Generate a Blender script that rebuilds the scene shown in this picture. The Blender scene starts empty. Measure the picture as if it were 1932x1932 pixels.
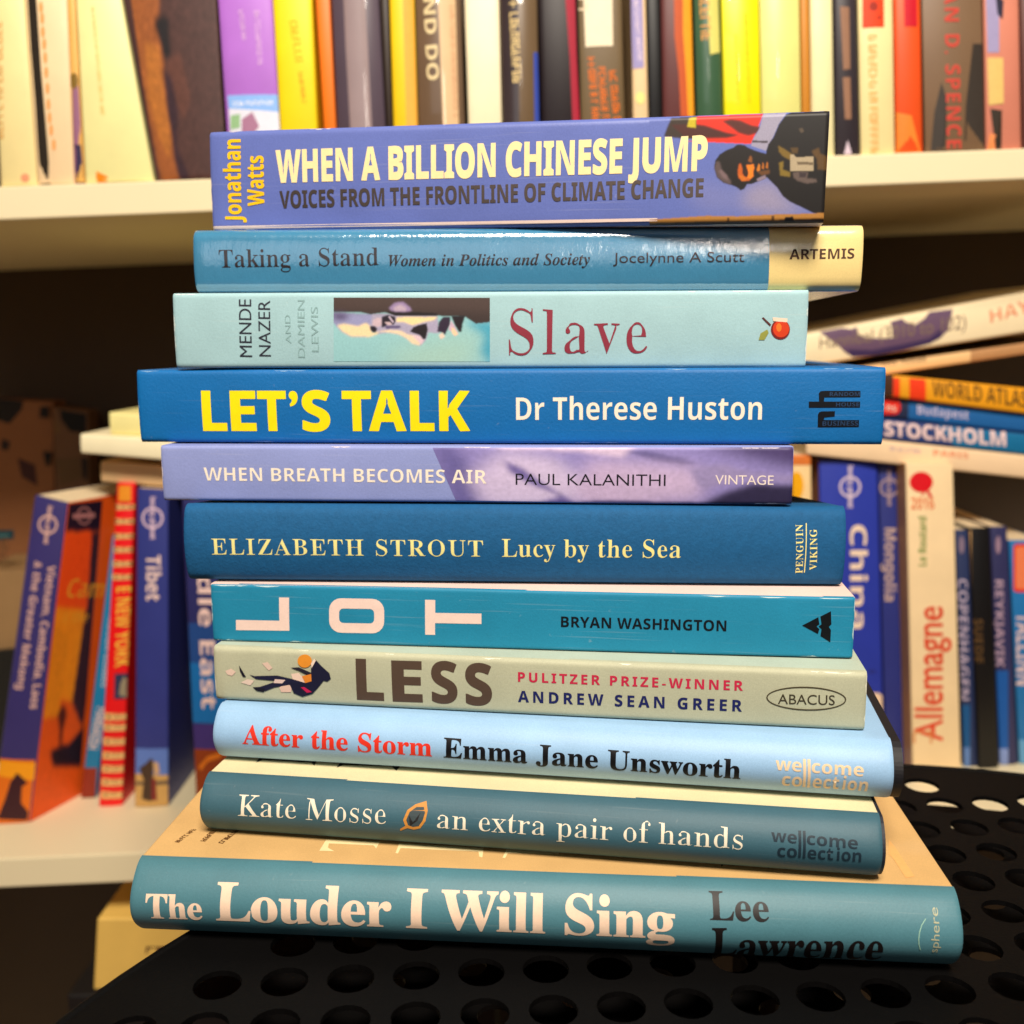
import bpy, bmesh, math, random
from mathutils import Vector, geometry
random.seed(4)
S = bpy.context.scene
COL = S.collection
ZOFF = 769.3                       # millimetres from the floor to the lens
F, CX = 1932.0, 966.0              # photo measured on a 1932 px wide copy
PITCH = math.radians(9.3465)
CP, SP = math.cos(PITCH), math.sin(PITCH)

# ------------------------------------------------------------------ camera
cam_d = bpy.data.cameras.new('camera')
cam_d.lens = 36; cam_d.sensor_width = 36; cam_d.sensor_height = 36
cam_d.clip_start = 0.01; cam_d.clip_end = 30
cam_d.dof.use_dof = True
cam_d.dof.focus_distance = 0.300
cam_d.dof.aperture_fstop = 11.0
cam = bpy.data.objects.new('camera', cam_d); COL.objects.link(cam)
cam.location = (0, 0, ZOFF / 1000)
cam.rotation_euler = (math.pi / 2 - PITCH, 0, 0)
S.camera = cam

# ------------------------------------------------------------------ light
w = bpy.data.worlds.new('World'); S.world = w; w.use_nodes = True
bg = w.node_tree.nodes['Background']
bg.inputs[0].default_value = (1.0, 0.86, 0.72, 1); bg.inputs[1].default_value = 0.006

def area(name, loc, target, sx, sy, power, color):
    l = bpy.data.lights.new(name, 'AREA'); l.shape = 'RECTANGLE'; l.size = sx; l.size_y = sy
    l.energy = power; l.color = color
    o = bpy.data.objects.new(name, l); COL.objects.link(o)
    o.location = loc
    o.rotation_euler = (Vector(target) - Vector(loc)).to_track_quat('-Z', 'Y').to_euler()
    return o
area('ceiling_lamp', (0.05, -0.36, 1.62), (0, 0.40, 0.75), 0.42, 0.28, 23.5, (1.0, 0.90, 0.77))
area('room_lamp', (0.30, -2.3, 1.44), (0, 0.5, 0.75), 0.045, 0.36, 2.6, (1.0, 0.90, 0.78))
area('wall_lamp', (-0.62, -2.2, 1.38), (0, 0.5, 0.75), 1.70, 1.00, 3.4, (0.92, 0.95, 1.0))
S.view_settings.view_transform = 'Standard'
S.view_settings.look = 'None'
S.view_settings.exposure = 0.0
S.view_settings.gamma = 1.0
S.view_settings.use_curve_mapping = False
S.cycles.use_denoising = True
S.cycles.max_bounces = 8

# ------------------------------------------------------------------ helpers
def lin(c):
    c /= 255.0
    return c / 12.92 if c <= 0.04045 else ((c + 0.055) / 1.055) ** 2.4
def rgb(c): return (lin(c[0]), lin(c[1]), lin(c[2]), 1)

MATS = {}
def mat(c, rough=0.55, vary=0.07, bump=0.12, spec=0.4, coat=0.0, metal=0.0, scale=60, crinkle=0.0, coat_rough=0.05, coat_ior=1.5, scuff=0.0):
    key = (tuple(c), rough, vary, bump, spec, coat, metal, scale, crinkle, coat_rough, coat_ior, scuff)
    if key in MATS: return MATS[key]
    m = bpy.data.materials.new('paper_%d_%d_%d' % tuple(c)); m.use_nodes = True
    nt = m.node_tree; N = nt.nodes; L = nt.links
    p = N['Principled BSDF']
    p.inputs['Roughness'].default_value = rough
    p.inputs['Specular IOR Level'].default_value = spec
    p.inputs['Metallic'].default_value = metal
    p.inputs['Coat Weight'].default_value = coat
    p.inputs['Coat Roughness'].default_value = coat_rough
    p.inputs['Coat IOR'].default_value = coat_ior
    base = rgb(c)
    tc = N.new('ShaderNodeTexCoord')
    if vary > 0:
        n1 = N.new('ShaderNodeTexNoise'); n1.inputs['Scale'].default_value = scale; n1.inputs['Detail'].default_value = 5
        n2 = N.new('ShaderNodeTexNoise'); n2.inputs['Scale'].default_value = 2600; n2.inputs['Detail'].default_value = 2
        L.new(tc.outputs['Object'], n1.inputs['Vector']); L.new(tc.outputs['Object'], n2.inputs['Vector'])
        add = N.new('ShaderNodeMath'); add.operation = 'ADD'
        L.new(n1.outputs['Fac'], add.inputs[0]); L.new(n2.outputs['Fac'], add.inputs[1])
        mr = N.new('ShaderNodeMapRange'); mr.inputs['From Min'].default_value = 0.5; mr.inputs['From Max'].default_value = 1.5
        mr.inputs['To Min'].default_value = 1 - 1.6 * vary; mr.inputs['To Max'].default_value = 1 + 1.6 * vary
        L.new(add.outputs[0], mr.inputs['Value'])
        mx = N.new('ShaderNodeVectorMath'); mx.operation = 'SCALE'
        mx.inputs[0].default_value = base[:3]
        L.new(mr.outputs[0], mx.inputs['Scale'])
        out = mx.outputs[0]
        if scuff > 0:                # faint handling creases along the spine and small rubbed specks
            for sc, lo, k in (((26, 26, 1500), 0.62, 0.5), ((420, 420, 420), 0.70, 1.0)):
                mp0 = N.new('ShaderNodeMapping'); mp0.inputs['Scale'].default_value = sc
                L.new(tc.outputs['Object'], mp0.inputs['Vector'])
                ns = N.new('ShaderNodeTexNoise'); ns.inputs['Scale'].default_value = 1.0; ns.inputs['Detail'].default_value = 6
                L.new(mp0.outputs[0], ns.inputs['Vector'])
                m1 = N.new('ShaderNodeMapRange'); m1.inputs['From Min'].default_value = lo; m1.inputs['From Max'].default_value = lo + 0.12
                m1.inputs['To Max'].default_value = scuff * k; L.new(ns.outputs['Fac'], m1.inputs['Value'])
                mc = N.new('ShaderNodeMix'); mc.data_type = 'RGBA'
                L.new(m1.outputs[0], mc.inputs['Factor']); L.new(out, mc.inputs[6]); mc.inputs[7].default_value = (0.75, 0.72, 0.66, 1)
                out = mc.outputs[2]
        L.new(out, p.inputs['Base Color'])
    else:
        p.inputs['Base Color'].default_value = base
    if bump > 0:
        n3 = N.new('ShaderNodeTexNoise'); n3.inputs['Scale'].default_value = 1100; n3.inputs['Detail'].default_value = 3
        L.new(tc.outputs['Object'], n3.inputs['Vector'])
        b = N.new('ShaderNodeBump'); b.inputs['Strength'].default_value = bump; b.inputs['Distance'].default_value = 0.0003
        L.new(n3.outputs['Fac'], b.inputs['Height']); L.new(b.outputs[0], p.inputs['Normal'])
    if crinkle > 0:
        mp = N.new('ShaderNodeMapping'); mp.inputs['Scale'].default_value = (1.0, 1.0, 0.45)
        L.new(tc.outputs['Object'], mp.inputs['Vector'])
        n4 = N.new('ShaderNodeTexNoise'); n4.inputs['Scale'].default_value = 150; n4.inputs['Detail'].default_value = 6; n4.inputs['Roughness'].default_value = 0.62
        L.new(mp.outputs[0], n4.inputs['Vector'])
        b2 = N.new('ShaderNodeBump'); b2.inputs['Strength'].default_value = crinkle; b2.inputs['Distance'].default_value = 0.0006
        L.new(n4.outputs['Fac'], b2.inputs['Height']); L.new(b2.outputs[0], p.inputs['Normal']); L.new(b2.outputs[0], p.inputs['Coat Normal'])
    MATS[key] = m
    return m

def ink(c, rough=0.5, metal=0.0): return mat(c, rough, 0.05, 0.0, 0.3, 0.0, metal, 400)

def page_mat(c=(236, 214, 176)):
    key = ('pages',) + tuple(c)
    if key in MATS: return MATS[key]
    m = bpy.data.materials.new('page_edges'); m.use_nodes = True
    nt = m.node_tree; N = nt.nodes; L = nt.links; p = N['Principled BSDF']
    p.inputs['Roughness'].default_value = 0.8; p.inputs['Specular IOR Level'].default_value = 0.2
    tc = N.new('ShaderNodeTexCoord'); n = N.new('ShaderNodeTexNoise')
    n.inputs['Scale'].default_value = 900; n.inputs['Detail'].default_value = 3
    L.new(tc.outputs['Object'], n.inputs['Vector'])
    mr = N.new('ShaderNodeMapRange'); mr.inputs['To Min'].default_value = 0.72; mr.inputs['To Max'].default_value = 1.12
    L.new(n.outputs['Fac'], mr.inputs['Value'])
    mx = N.new('ShaderNodeVectorMath'); mx.operation = 'SCALE'; mx.inputs[0].default_value = rgb(c)[:3]
    L.new(mr.outputs[0], mx.inputs['Scale']); L.new(mx.outputs[0], p.inputs['Base Color'])
    MATS[key] = m
    return m

def ray(x, y):
    u, v = (x - CX) / F, (CX - y) / F
    return Vector((u, CP + v * SP, -SP + v * CP))
def at_y(x, y, Y): r = ray(x, y); return r * (Y / r.y)
def at_z(x, y, z): r = ray(x, y); return r * (z / r.z)
def W(p): return Vector((p[0] / 1000, p[1] / 1000, (p[2] + ZOFF) / 1000))

def empty(name, loc_mm, label, cat, group=None):
    o = bpy.data.objects.new(name, None); COL.objects.link(o)
    o.empty_display_size = 0.02; o.location = W(loc_mm)
    o['label'] = label; o['category'] = cat
    if group: o['group'] = group
    return o

def link_mesh(name, bm, m, parent=None, base=None, smooth=False):
    """bm holds millimetres relative to the lens"""
    org = Vector(base) if base is not None else Vector((0, 0, -ZOFF))
    for v in bm.verts: v.co = (v.co - org) / 1000
    me = bpy.data.meshes.new(name); bm.to_mesh(me); bm.free()
    for x in (m if isinstance(m, (list, tuple)) else [m]): me.materials.append(x)
    if smooth:
        for f in me.polygons: f.use_smooth = True
    o = bpy.data.objects.new(name, me); COL.objects.link(o)
    if parent: o.parent = parent
    return o

def hexa(bm, c):
    """c: 8 corners, bottom loop then top loop"""
    v = [bm.verts.new(p) for p in c]
    for f in ((3, 2, 1, 0), (4, 5, 6, 7), (0, 1, 5, 4), (1, 2, 6, 5), (2, 3, 7, 6), (3, 0, 4, 7)):
        bm.faces.new([v[i] for i in f])
    return v
def prism(bm, quad, d):
    """extrude a quad (bl, br, tr, tl) by vector d"""
    q = [Vector(p) for p in quad]
    hexa(bm, [q[0], q[1], q[1] + d, q[0] + d, q[3], q[2], q[2] + d, q[3] + d])
def bevel(bm, width, seg=2):
    bmesh.ops.recalc_face_normals(bm, faces=bm.faces[:])
    bmesh.ops.bevel(bm, geom=bm.edges[:], offset=width, segments=seg, profile=0.5, affect='EDGES', clamp_overlap=True)

# ---- lettering: the built-in font, its serif letters come from the unicode mathematical alphabets
BASE = {'serif': (0x1D400, 0x1D41A), 'serifit': (0x1D468, 0x1D482), 'sansb': (0x1D5D4, 0x1D5EE)}
GLYPHS = {}
TEXT = bpy.data.objects.new('t', bpy.data.curves.new('t', 'FONT'))
def reweight(V, P, d, tmin=0.034):
    """make letters lighter or heavier, keeping their hairlines and gaps open"""
    import numpy as np
    one = {}
    for p in P:
        for k in range(len(p)):
            a, b = p[k], p[(k + 1) % len(p)]
            if (b, a) in one: del one[(b, a)]
            else: one[(a, b)] = 1
    nxt = {a: b for a, b in one}; prv = {b: a for a, b in one}
    ids = list(nxt); A = np.array([V[i] for i in ids]); B = np.array([V[nxt[i]] for i in ids]); C = np.array([V[prv[i]] for i in ids])
    def nrm(e):
        l = np.maximum(np.hypot(e[:, 0], e[:, 1]), 1e-9)[:, None]; e = e / l
        return np.stack([e[:, 1], -e[:, 0]], 1)
    n = nrm(B - A) + nrm(A - C); l = np.hypot(n[:, 0], n[:, 1]); n = n / np.maximum(l, 0.6)[:, None]
    sg = 1.0 if d > 0 else -1.0
    D = n * sg; O = A + D * 1e-4; E = B - A; t = np.full(len(A), 9.0)
    for i in range(len(A)):
        den = D[i, 0] * E[:, 1] - D[i, 1] * E[:, 0]; den = np.where(np.abs(den) < 1e-12, 1e-12, den)
        w = A - O[i]; tt = (w[:, 0] * E[:, 1] - w[:, 1] * E[:, 0]) / den; uu = (w[:, 0] * D[i, 1] - w[:, 1] * D[i, 0]) / den
        ok = (tt > 2e-4) & (uu >= 0) & (uu <= 1)
        if ok.any(): t[i] = tt[ok].min()
    m = np.minimum(abs(d), np.maximum(0, (t - tmin) / 2))
    pos = {v: k for k, v in enumerate(ids)}
    ni = np.array([pos[nxt[i]] for i in ids]); pi = np.array([pos[prv[i]] for i in ids])
    m = np.minimum(m, (m + m[ni] + m[pi]) / 3 + 0.002)
    Q = A + D * m[:, None]
    bm = bmesh.new(); vs = [bm.verts.new((x, y, 0)) for x, y in Q]
    for k in range(len(ids)):
        try: bm.edges.new((vs[k], vs[ni[k]]))
        except ValueError: pass
    bmesh.ops.triangle_fill(bm, use_beauty=True, use_dissolve=False, edges=bm.edges[:], normal=(0, 0, 1))
    bm.verts.index_update()
    V2 = [(v.co.x, v.co.y) for v in bm.verts]
    P2 = [tuple(v.index for v in (f.verts if f.normal.z >= 0 else reversed(f.verts))) for f in bm.faces]
    bm.free()
    return V2, P2
def glyphs(s, style, off, space):
    key = (s, style, off, space)
    if key not in GLYPHS:
        t = ''
        for ch in s:
            if style in BASE and 'A' <= ch <= 'Z': t += chr(BASE[style][0] + ord(ch) - 65)
            elif style in BASE and 'a' <= ch <= 'z': t += chr(BASE[style][1] + ord(ch) - 97)
            elif style == 'sansb' and ch.isdigit(): t += chr(0x1D7EC + int(ch))
            else: t += ch
        cu = TEXT.data; cu.body = t; cu.offset = 0; cu.space_character = space; cu.resolution_u = 5
        me = TEXT.to_mesh()
        V = [(v.co.x, v.co.y) for v in me.vertices]; P = [tuple(p.vertices) for p in me.polygons]
        TEXT.to_mesh_clear()
        if off: V, P = reweight(V, P, off)
        x0 = min(v[0] for v in V); x1 = max(v[0] for v in V)
        cap = 0.729 if style == 'sans' else (0.66 if style.startswith('serif') else 0.714)
        GLYPHS[key] = ([((x - x0) / (x1 - x0), y / cap) for x, y in V], P)
    return GLYPHS[key]

class Surf:
    """a printed face of a book: four corners, a bulge across its thickness, and lettering laid on it"""
    def __init__(s, bl, br, tr, tl, thick, bulge=0.0, rad=0.0, power=2.0):
        s.c = [Vector(p) for p in (bl, br, tr, tl)]
        s.eu = (s.c[1] - s.c[0] + s.c[2] - s.c[3]) / 2; s.ev = (s.c[3] - s.c[0] + s.c[2] - s.c[1]) / 2
        s.Wd, s.Ht = s.eu.length, s.ev.length
        s.n = s.eu.cross(s.ev).normalized()
        s.thick, s.bulge, s.rad, s.power = thick, bulge, rad, power
        s.T = s.Ht if thick == 'v' else s.Wd
        s.L = s.Wd if thick == 'v' else s.Ht
        s.k = 0
        s.wob = (abs(s.c[0].z) * 0.137) % 1.0 + 0.05 if rad > 0.5 and s.L > 150 and s.c[0].y < 420 else 0.0
    def prof(s, t, l=0.5):
        t = min(1, max(0, t)); d = min(t, 1 - t) * s.T
        w = s.bulge * (1 - abs(2 * t - 1) ** s.power)
        if s.rad > 0 and d < s.rad: w -= s.rad - math.sqrt(max(0, s.rad ** 2 - (s.rad - d) ** 2))
        e = max(0, min(l, 1 - l) * s.L)
        if s.rad > 0 and e < 1.4: w -= 0.5 * (1 - e / 1.4) ** 2
        return w
    def pt(s, a, b, off=0.0):
        c = s.c
        p = (c[0] * (1 - a) + c[1] * a) * (1 - b) + (c[3] * (1 - a) + c[2] * a) * b
        if s.wob: p = p + s.ev.normalized() * (0.03 * math.sin(6.3 * (a * 1.1 + s.wob))) + s.n * (0.25 * math.sin(6.3 * (a * 0.8 + 1.7 * s.wob)))
        return p + s.n * ((s.prof(b, a) if s.thick == 'v' else s.prof(a, b)) + off)
    def px(s, x, y):
        """photo pixel -> millimetres (u, v) on this face"""
        r = ray(x, y); a = b = 0.5; bul = s.bulge
        for k in range(14):
            bul = 0.5 * bul + 0.5 * (s.prof(b, 0.5) if s.thick == 'v' else s.prof(a, 0.5))
            p = r * ((s.c[0].dot(s.n) + bul) / r.dot(s.n)) - s.n * bul
            for _ in range(2):
                q = (s.c[0] * (1 - a) + s.c[1] * a) * (1 - b) + (s.c[3] * (1 - a) + s.c[2] * a) * b
                d = p - q
                da = (s.c[1] - s.c[0]) * (1 - b) + (s.c[2] - s.c[3]) * b
                db = (s.c[3] - s.c[0]) * (1 - a) + (s.c[2] - s.c[1]) * a
                A, B, C = da.dot(da), da.dot(db), db.dot(db)
                det = A * C - B * B; e, f = d.dot(da), d.dot(db)
                a += (e * C - f * B) / det; b += (A * f - B * e) / det
            if s.bulge < 1.5 and k > 1: break
        return Vector((a * s.Wd, b * s.Ht))
    def slice(s, bm):
        cuts = [s.T * i / 14 for i in range(1, 14)] + [s.rad * k for k in (0.1, 0.3, 0.6)] + [s.T - s.rad * k for k in (0.1, 0.3, 0.6)]
        ends = [0.01, 0.5, 1.4, s.L - 1.4, s.L - 0.5, s.L - 0.01] if s.rad > 0.5 else []
        for axis, vals in ((0, cuts), (1, ends)):
            us = [v.co.y if (s.thick == 'v') == (axis == 0) else v.co.x for v in bm.verts]
            lo, hi = min(us), max(us)
            for c in vals:
                if not lo < c < hi: continue
                y = (s.thick == 'v') == (axis == 0)
                bmesh.ops.bisect_plane(bm, geom=bm.verts[:] + bm.edges[:] + bm.faces[:], plane_co=(0, c, 0) if y else (c, 0, 0), plane_no=(0, 1, 0) if y else (1, 0, 0))
        for v in bm.verts:
            v.co.x = min(s.Wd, max(0, v.co.x)); v.co.y = min(s.Ht, max(0, v.co.y))
    def lay(s, name, bm, m, parent, base):
        """map a flat (u, v) mesh onto the face"""
        if s.bulge > 0.3 or s.rad > 0.5:
            s.slice(bm)
        s.k += 1
        off = (0.06 if s.L < 260 and base is not None and s.c[0].y < 420 else 0.16) + 0.02 * s.k
        for v in bm.verts: v.co = s.pt(v.co.x / s.Wd, v.co.y / s.Ht, off)
        return link_mesh(name, bm, m, parent, base, smooth=s.bulge > 0.3 or s.rad > 0.5)
    def _text(s, bm, string, p0, p1, h, style, off, space):
        V, P = glyphs(string, style, off, space)
        A, B = s.px(*p0), s.px(*p1); d = (B - A); U = Vector((-d.y, d.x)).normalized()
        ex, ey = p1[0] - p0[0], p1[1] - p0[1]; el = math.hypot(ex, ey)
        mid = ((p0[0] + p1[0]) / 2, (p0[1] + p1[1]) / 2)
        H = (s.px(mid[0] + ey / el * h, mid[1] - ex / el * h) - s.px(*mid)).dot(U)
        vs = []
        for x, y in V:
            q = A + d * x + U * (y * H); vs.append(bm.verts.new((q.x, q.y, 0)))
        for p in P:
            try: bm.faces.new([vs[i] for i in p])
            except ValueError: pass
    def text(s, name, parent, base, lines, color, style='sansb', off=0.0, space=1.0, m=None):
        bm = bmesh.new()
        for ln in lines: s._text(bm, ln[0], ln[1], ln[2], ln[3], style, off, space)
        return s.lay(name, bm, m or ink(color), parent, base)
    def poly(s, bm, pts, mi=0):
        q = [s.px(*p) for p in pts]
        tri = geometry.tessellate_polygon([[Vector((p.x, p.y, 0)) for p in q]])
        vs = [bm.verts.new((p.x, p.y, 0)) for p in q]
        for t in tri:
            try: f = bm.faces.new([vs[i] for i in t])
            except ValueError: continue
            f.material_index = mi
            if (vs[t[1]].co - vs[t[0]].co).cross(vs[t[2]].co - vs[t[0]].co).z < 0: f.normal_flip()
    def polys(s, name, parent, base, shapes, color=None, m=None):
        bm = bmesh.new()
        for pts in shapes: s.poly(bm, pts)
        return s.lay(name, bm, m or ink(color), parent, base)
    def picture(s, name, parent, base, layers):
        """one printed picture: layers of (colour, points), laid one on top of the other in one mesh"""
        bm = bmesh.new(); ms = []
        s.k += 1
        for i, (c, pts) in enumerate(layers):
            b2 = bmesh.new(); s.poly(b2, pts)
            if s.bulge > 0.3 or s.rad > 0.5:
                s.slice(b2)
            mm = c if isinstance(c, bpy.types.Material) else ink(c)
            if mm not in ms: ms.append(mm)
            near = s.c[0].y < 420
            off = (0.05 if near else 0.12) + 0.02 * s.k + (0.012 if near else 0.05) * i
            vm = {v: bm.verts.new(s.pt(v.co.x / s.Wd, v.co.y / s.Ht, off)) for v in b2.verts}
            for f in b2.faces:
                g = bm.faces.new([vm[v] for v in f.verts]); g.material_index = ms.index(mm)
            b2.free()
        return link_mesh(name, bm, ms, parent, base)
    def photo(s, name, parent, base, box, layers, bgc, nx=140, ny=50, blur=1, rough=0.5, grain=0.05, seed=1):
        """a printed photograph: soft patches of ink, one colour per point of a fine grid"""
        import numpy as np
        tl, tr, br, bl = box
        gx, gy = np.meshgrid(np.linspace(0, 1, nx), np.linspace(0, 1, ny))
        X = (tl[0] * (1 - gx) + tr[0] * gx) * (1 - gy) + (bl[0] * (1 - gx) + br[0] * gx) * gy
        Y = (tl[1] * (1 - gx) + tr[1] * gx) * (1 - gy) + (bl[1] * (1 - gx) + br[1] * gx) * gy
        C = np.empty((ny, nx, 3)); C[:] = rgb(bgc)[:3]
        def smooth(A, n):
            if n >= 12:
                r = max(2, n // 3)
                for ax in (0, 1):
                    for _ in range(3):
                        pad = [(0, 0)] * A.ndim; pad[ax] = (r + 1, r)
                        c = np.cumsum(np.pad(A, pad, mode='edge'), axis=ax); L_ = A.shape[ax]
                        A = (np.take(c, range(2 * r + 1, 2 * r + 1 + L_), ax) - np.take(c, range(0, L_), ax)) / (2 * r + 1)
                return A
            for _ in range(n):
                B = np.pad(A, [(1, 1), (1, 1)] + [(0, 0)] * (A.ndim - 2), mode='edge')
                A = (B[:-2, 1:-1] + B[2:, 1:-1] + B[1:-1, :-2] + B[1:-1, 2:] + 2 * B[1:-1, 1:-1]) / 6
            return A
        for ly in layers:
            c, pts = ly[0], ly[1]; soft = ly[2] if len(ly) > 2 else blur
            ins = np.zeros(X.shape, bool); n = len(pts)
            for i in range(n):
                x0, y0 = pts[i]; x1, y1 = pts[(i + 1) % n]
                if y0 == y1: continue
                cr = ((y0 > Y) != (y1 > Y)) & (X < (x1 - x0) * (Y - y0) / (y1 - y0) + x0)
                ins ^= cr
            m = smooth(ins.astype(float), soft)[..., None]
            C = C * (1 - m) + np.array(rgb(c)[:3]) * m
        rs = np.random.RandomState(seed)
        C *= 1 + grain * smooth(rs.randn(ny, nx), 1)[..., None] * 2
        C = np.clip(C, 0, 1)
        bm = bmesh.new(); s.k += 1
        near = s.c[0].y < 420; off = (0.05 if near else 0.12) + 0.02 * s.k
        vs = []
        for j in range(ny):
            for i in range(nx):
                q = s.px(X[j, i], Y[j, i]); vs.append(bm.verts.new(s.pt(min(1, max(0, q.x / s.Wd)), min(1, max(0, q.y / s.Ht)), off)))
        for j in range(ny - 1):
            for i in range(nx - 1): bm.faces.new((vs[(j + 1) * nx + i], vs[(j + 1) * nx + i + 1], vs[j * nx + i + 1], vs[j * nx + i]))
        key = ('print', rough)
        if key not in MATS:
            m = bpy.data.materials.new('printed_picture'); m.use_nodes = True; p = m.node_tree.nodes['Principled BSDF']
            p.inputs['Roughness'].default_value = rough; p.inputs['Specular IOR Level'].default_value = 0.35
            a = m.node_tree.nodes.new('ShaderNodeVertexColor'); a.layer_name = 'print'
            m.node_tree.links.new(a.outputs[0], p.inputs['Base Color']); MATS[key] = m
        o = link_mesh(name, bm, MATS[key], parent, base, smooth=True)
        at = o.data.color_attributes.new('print', 'FLOAT_COLOR', 'POINT')
        at.data.foreach_set('color', np.concatenate([C, np.ones((ny, nx, 1))], 2).astype(np.float32).ravel())
        return o
    def scribble(s, name, parent, base, p0, p1, h, color, seed=1):
        """lettering too blurred to read in the photo: a row of small letter-like strokes"""
        rnd = random.Random(seed); bm = bmesh.new()
        A, B = s.px(*p0), s.px(*p1); d = B - A; ln = d.length; d.normalize(); U = Vector((-d.y, d.x))
        mm = ln / max(1e-6, math.hypot(p1[0] - p0[0], p1[1] - p0[1])); hh = h * mm; x = 0
        def bar(x0, y0, x1, y1):
            vs = []
            for X, Y in ((x0, y0), (x1, y0), (x1, y1), (x0, y1)):
                q = A + d * X + U * Y; vs.append(bm.verts.new((q.x, q.y, 0)))
            bm.faces.new(vs)
        while x < ln - hh * 0.6:
            wd = hh * rnd.uniform(0.45, 0.7); st = hh * 0.16; k = rnd.random()
            if k < 0.12: x += hh * 0.4; continue
            bar(x, 0, x + st, hh)
            if k < 0.6: bar(x + wd - st, 0, x + wd, hh * rnd.choice((0.7, 1)))
            for yy in rnd.sample((0.0, 0.42, 0.84), rnd.choice((1, 2, 2))): bar(x + st, yy * hh, x + wd - st * 0.9 if k < 0.6 else x + wd, yy * hh + st)
            x += wd + hh * 0.16
        return s.lay(name, bm, ink(color), parent, base)

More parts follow.
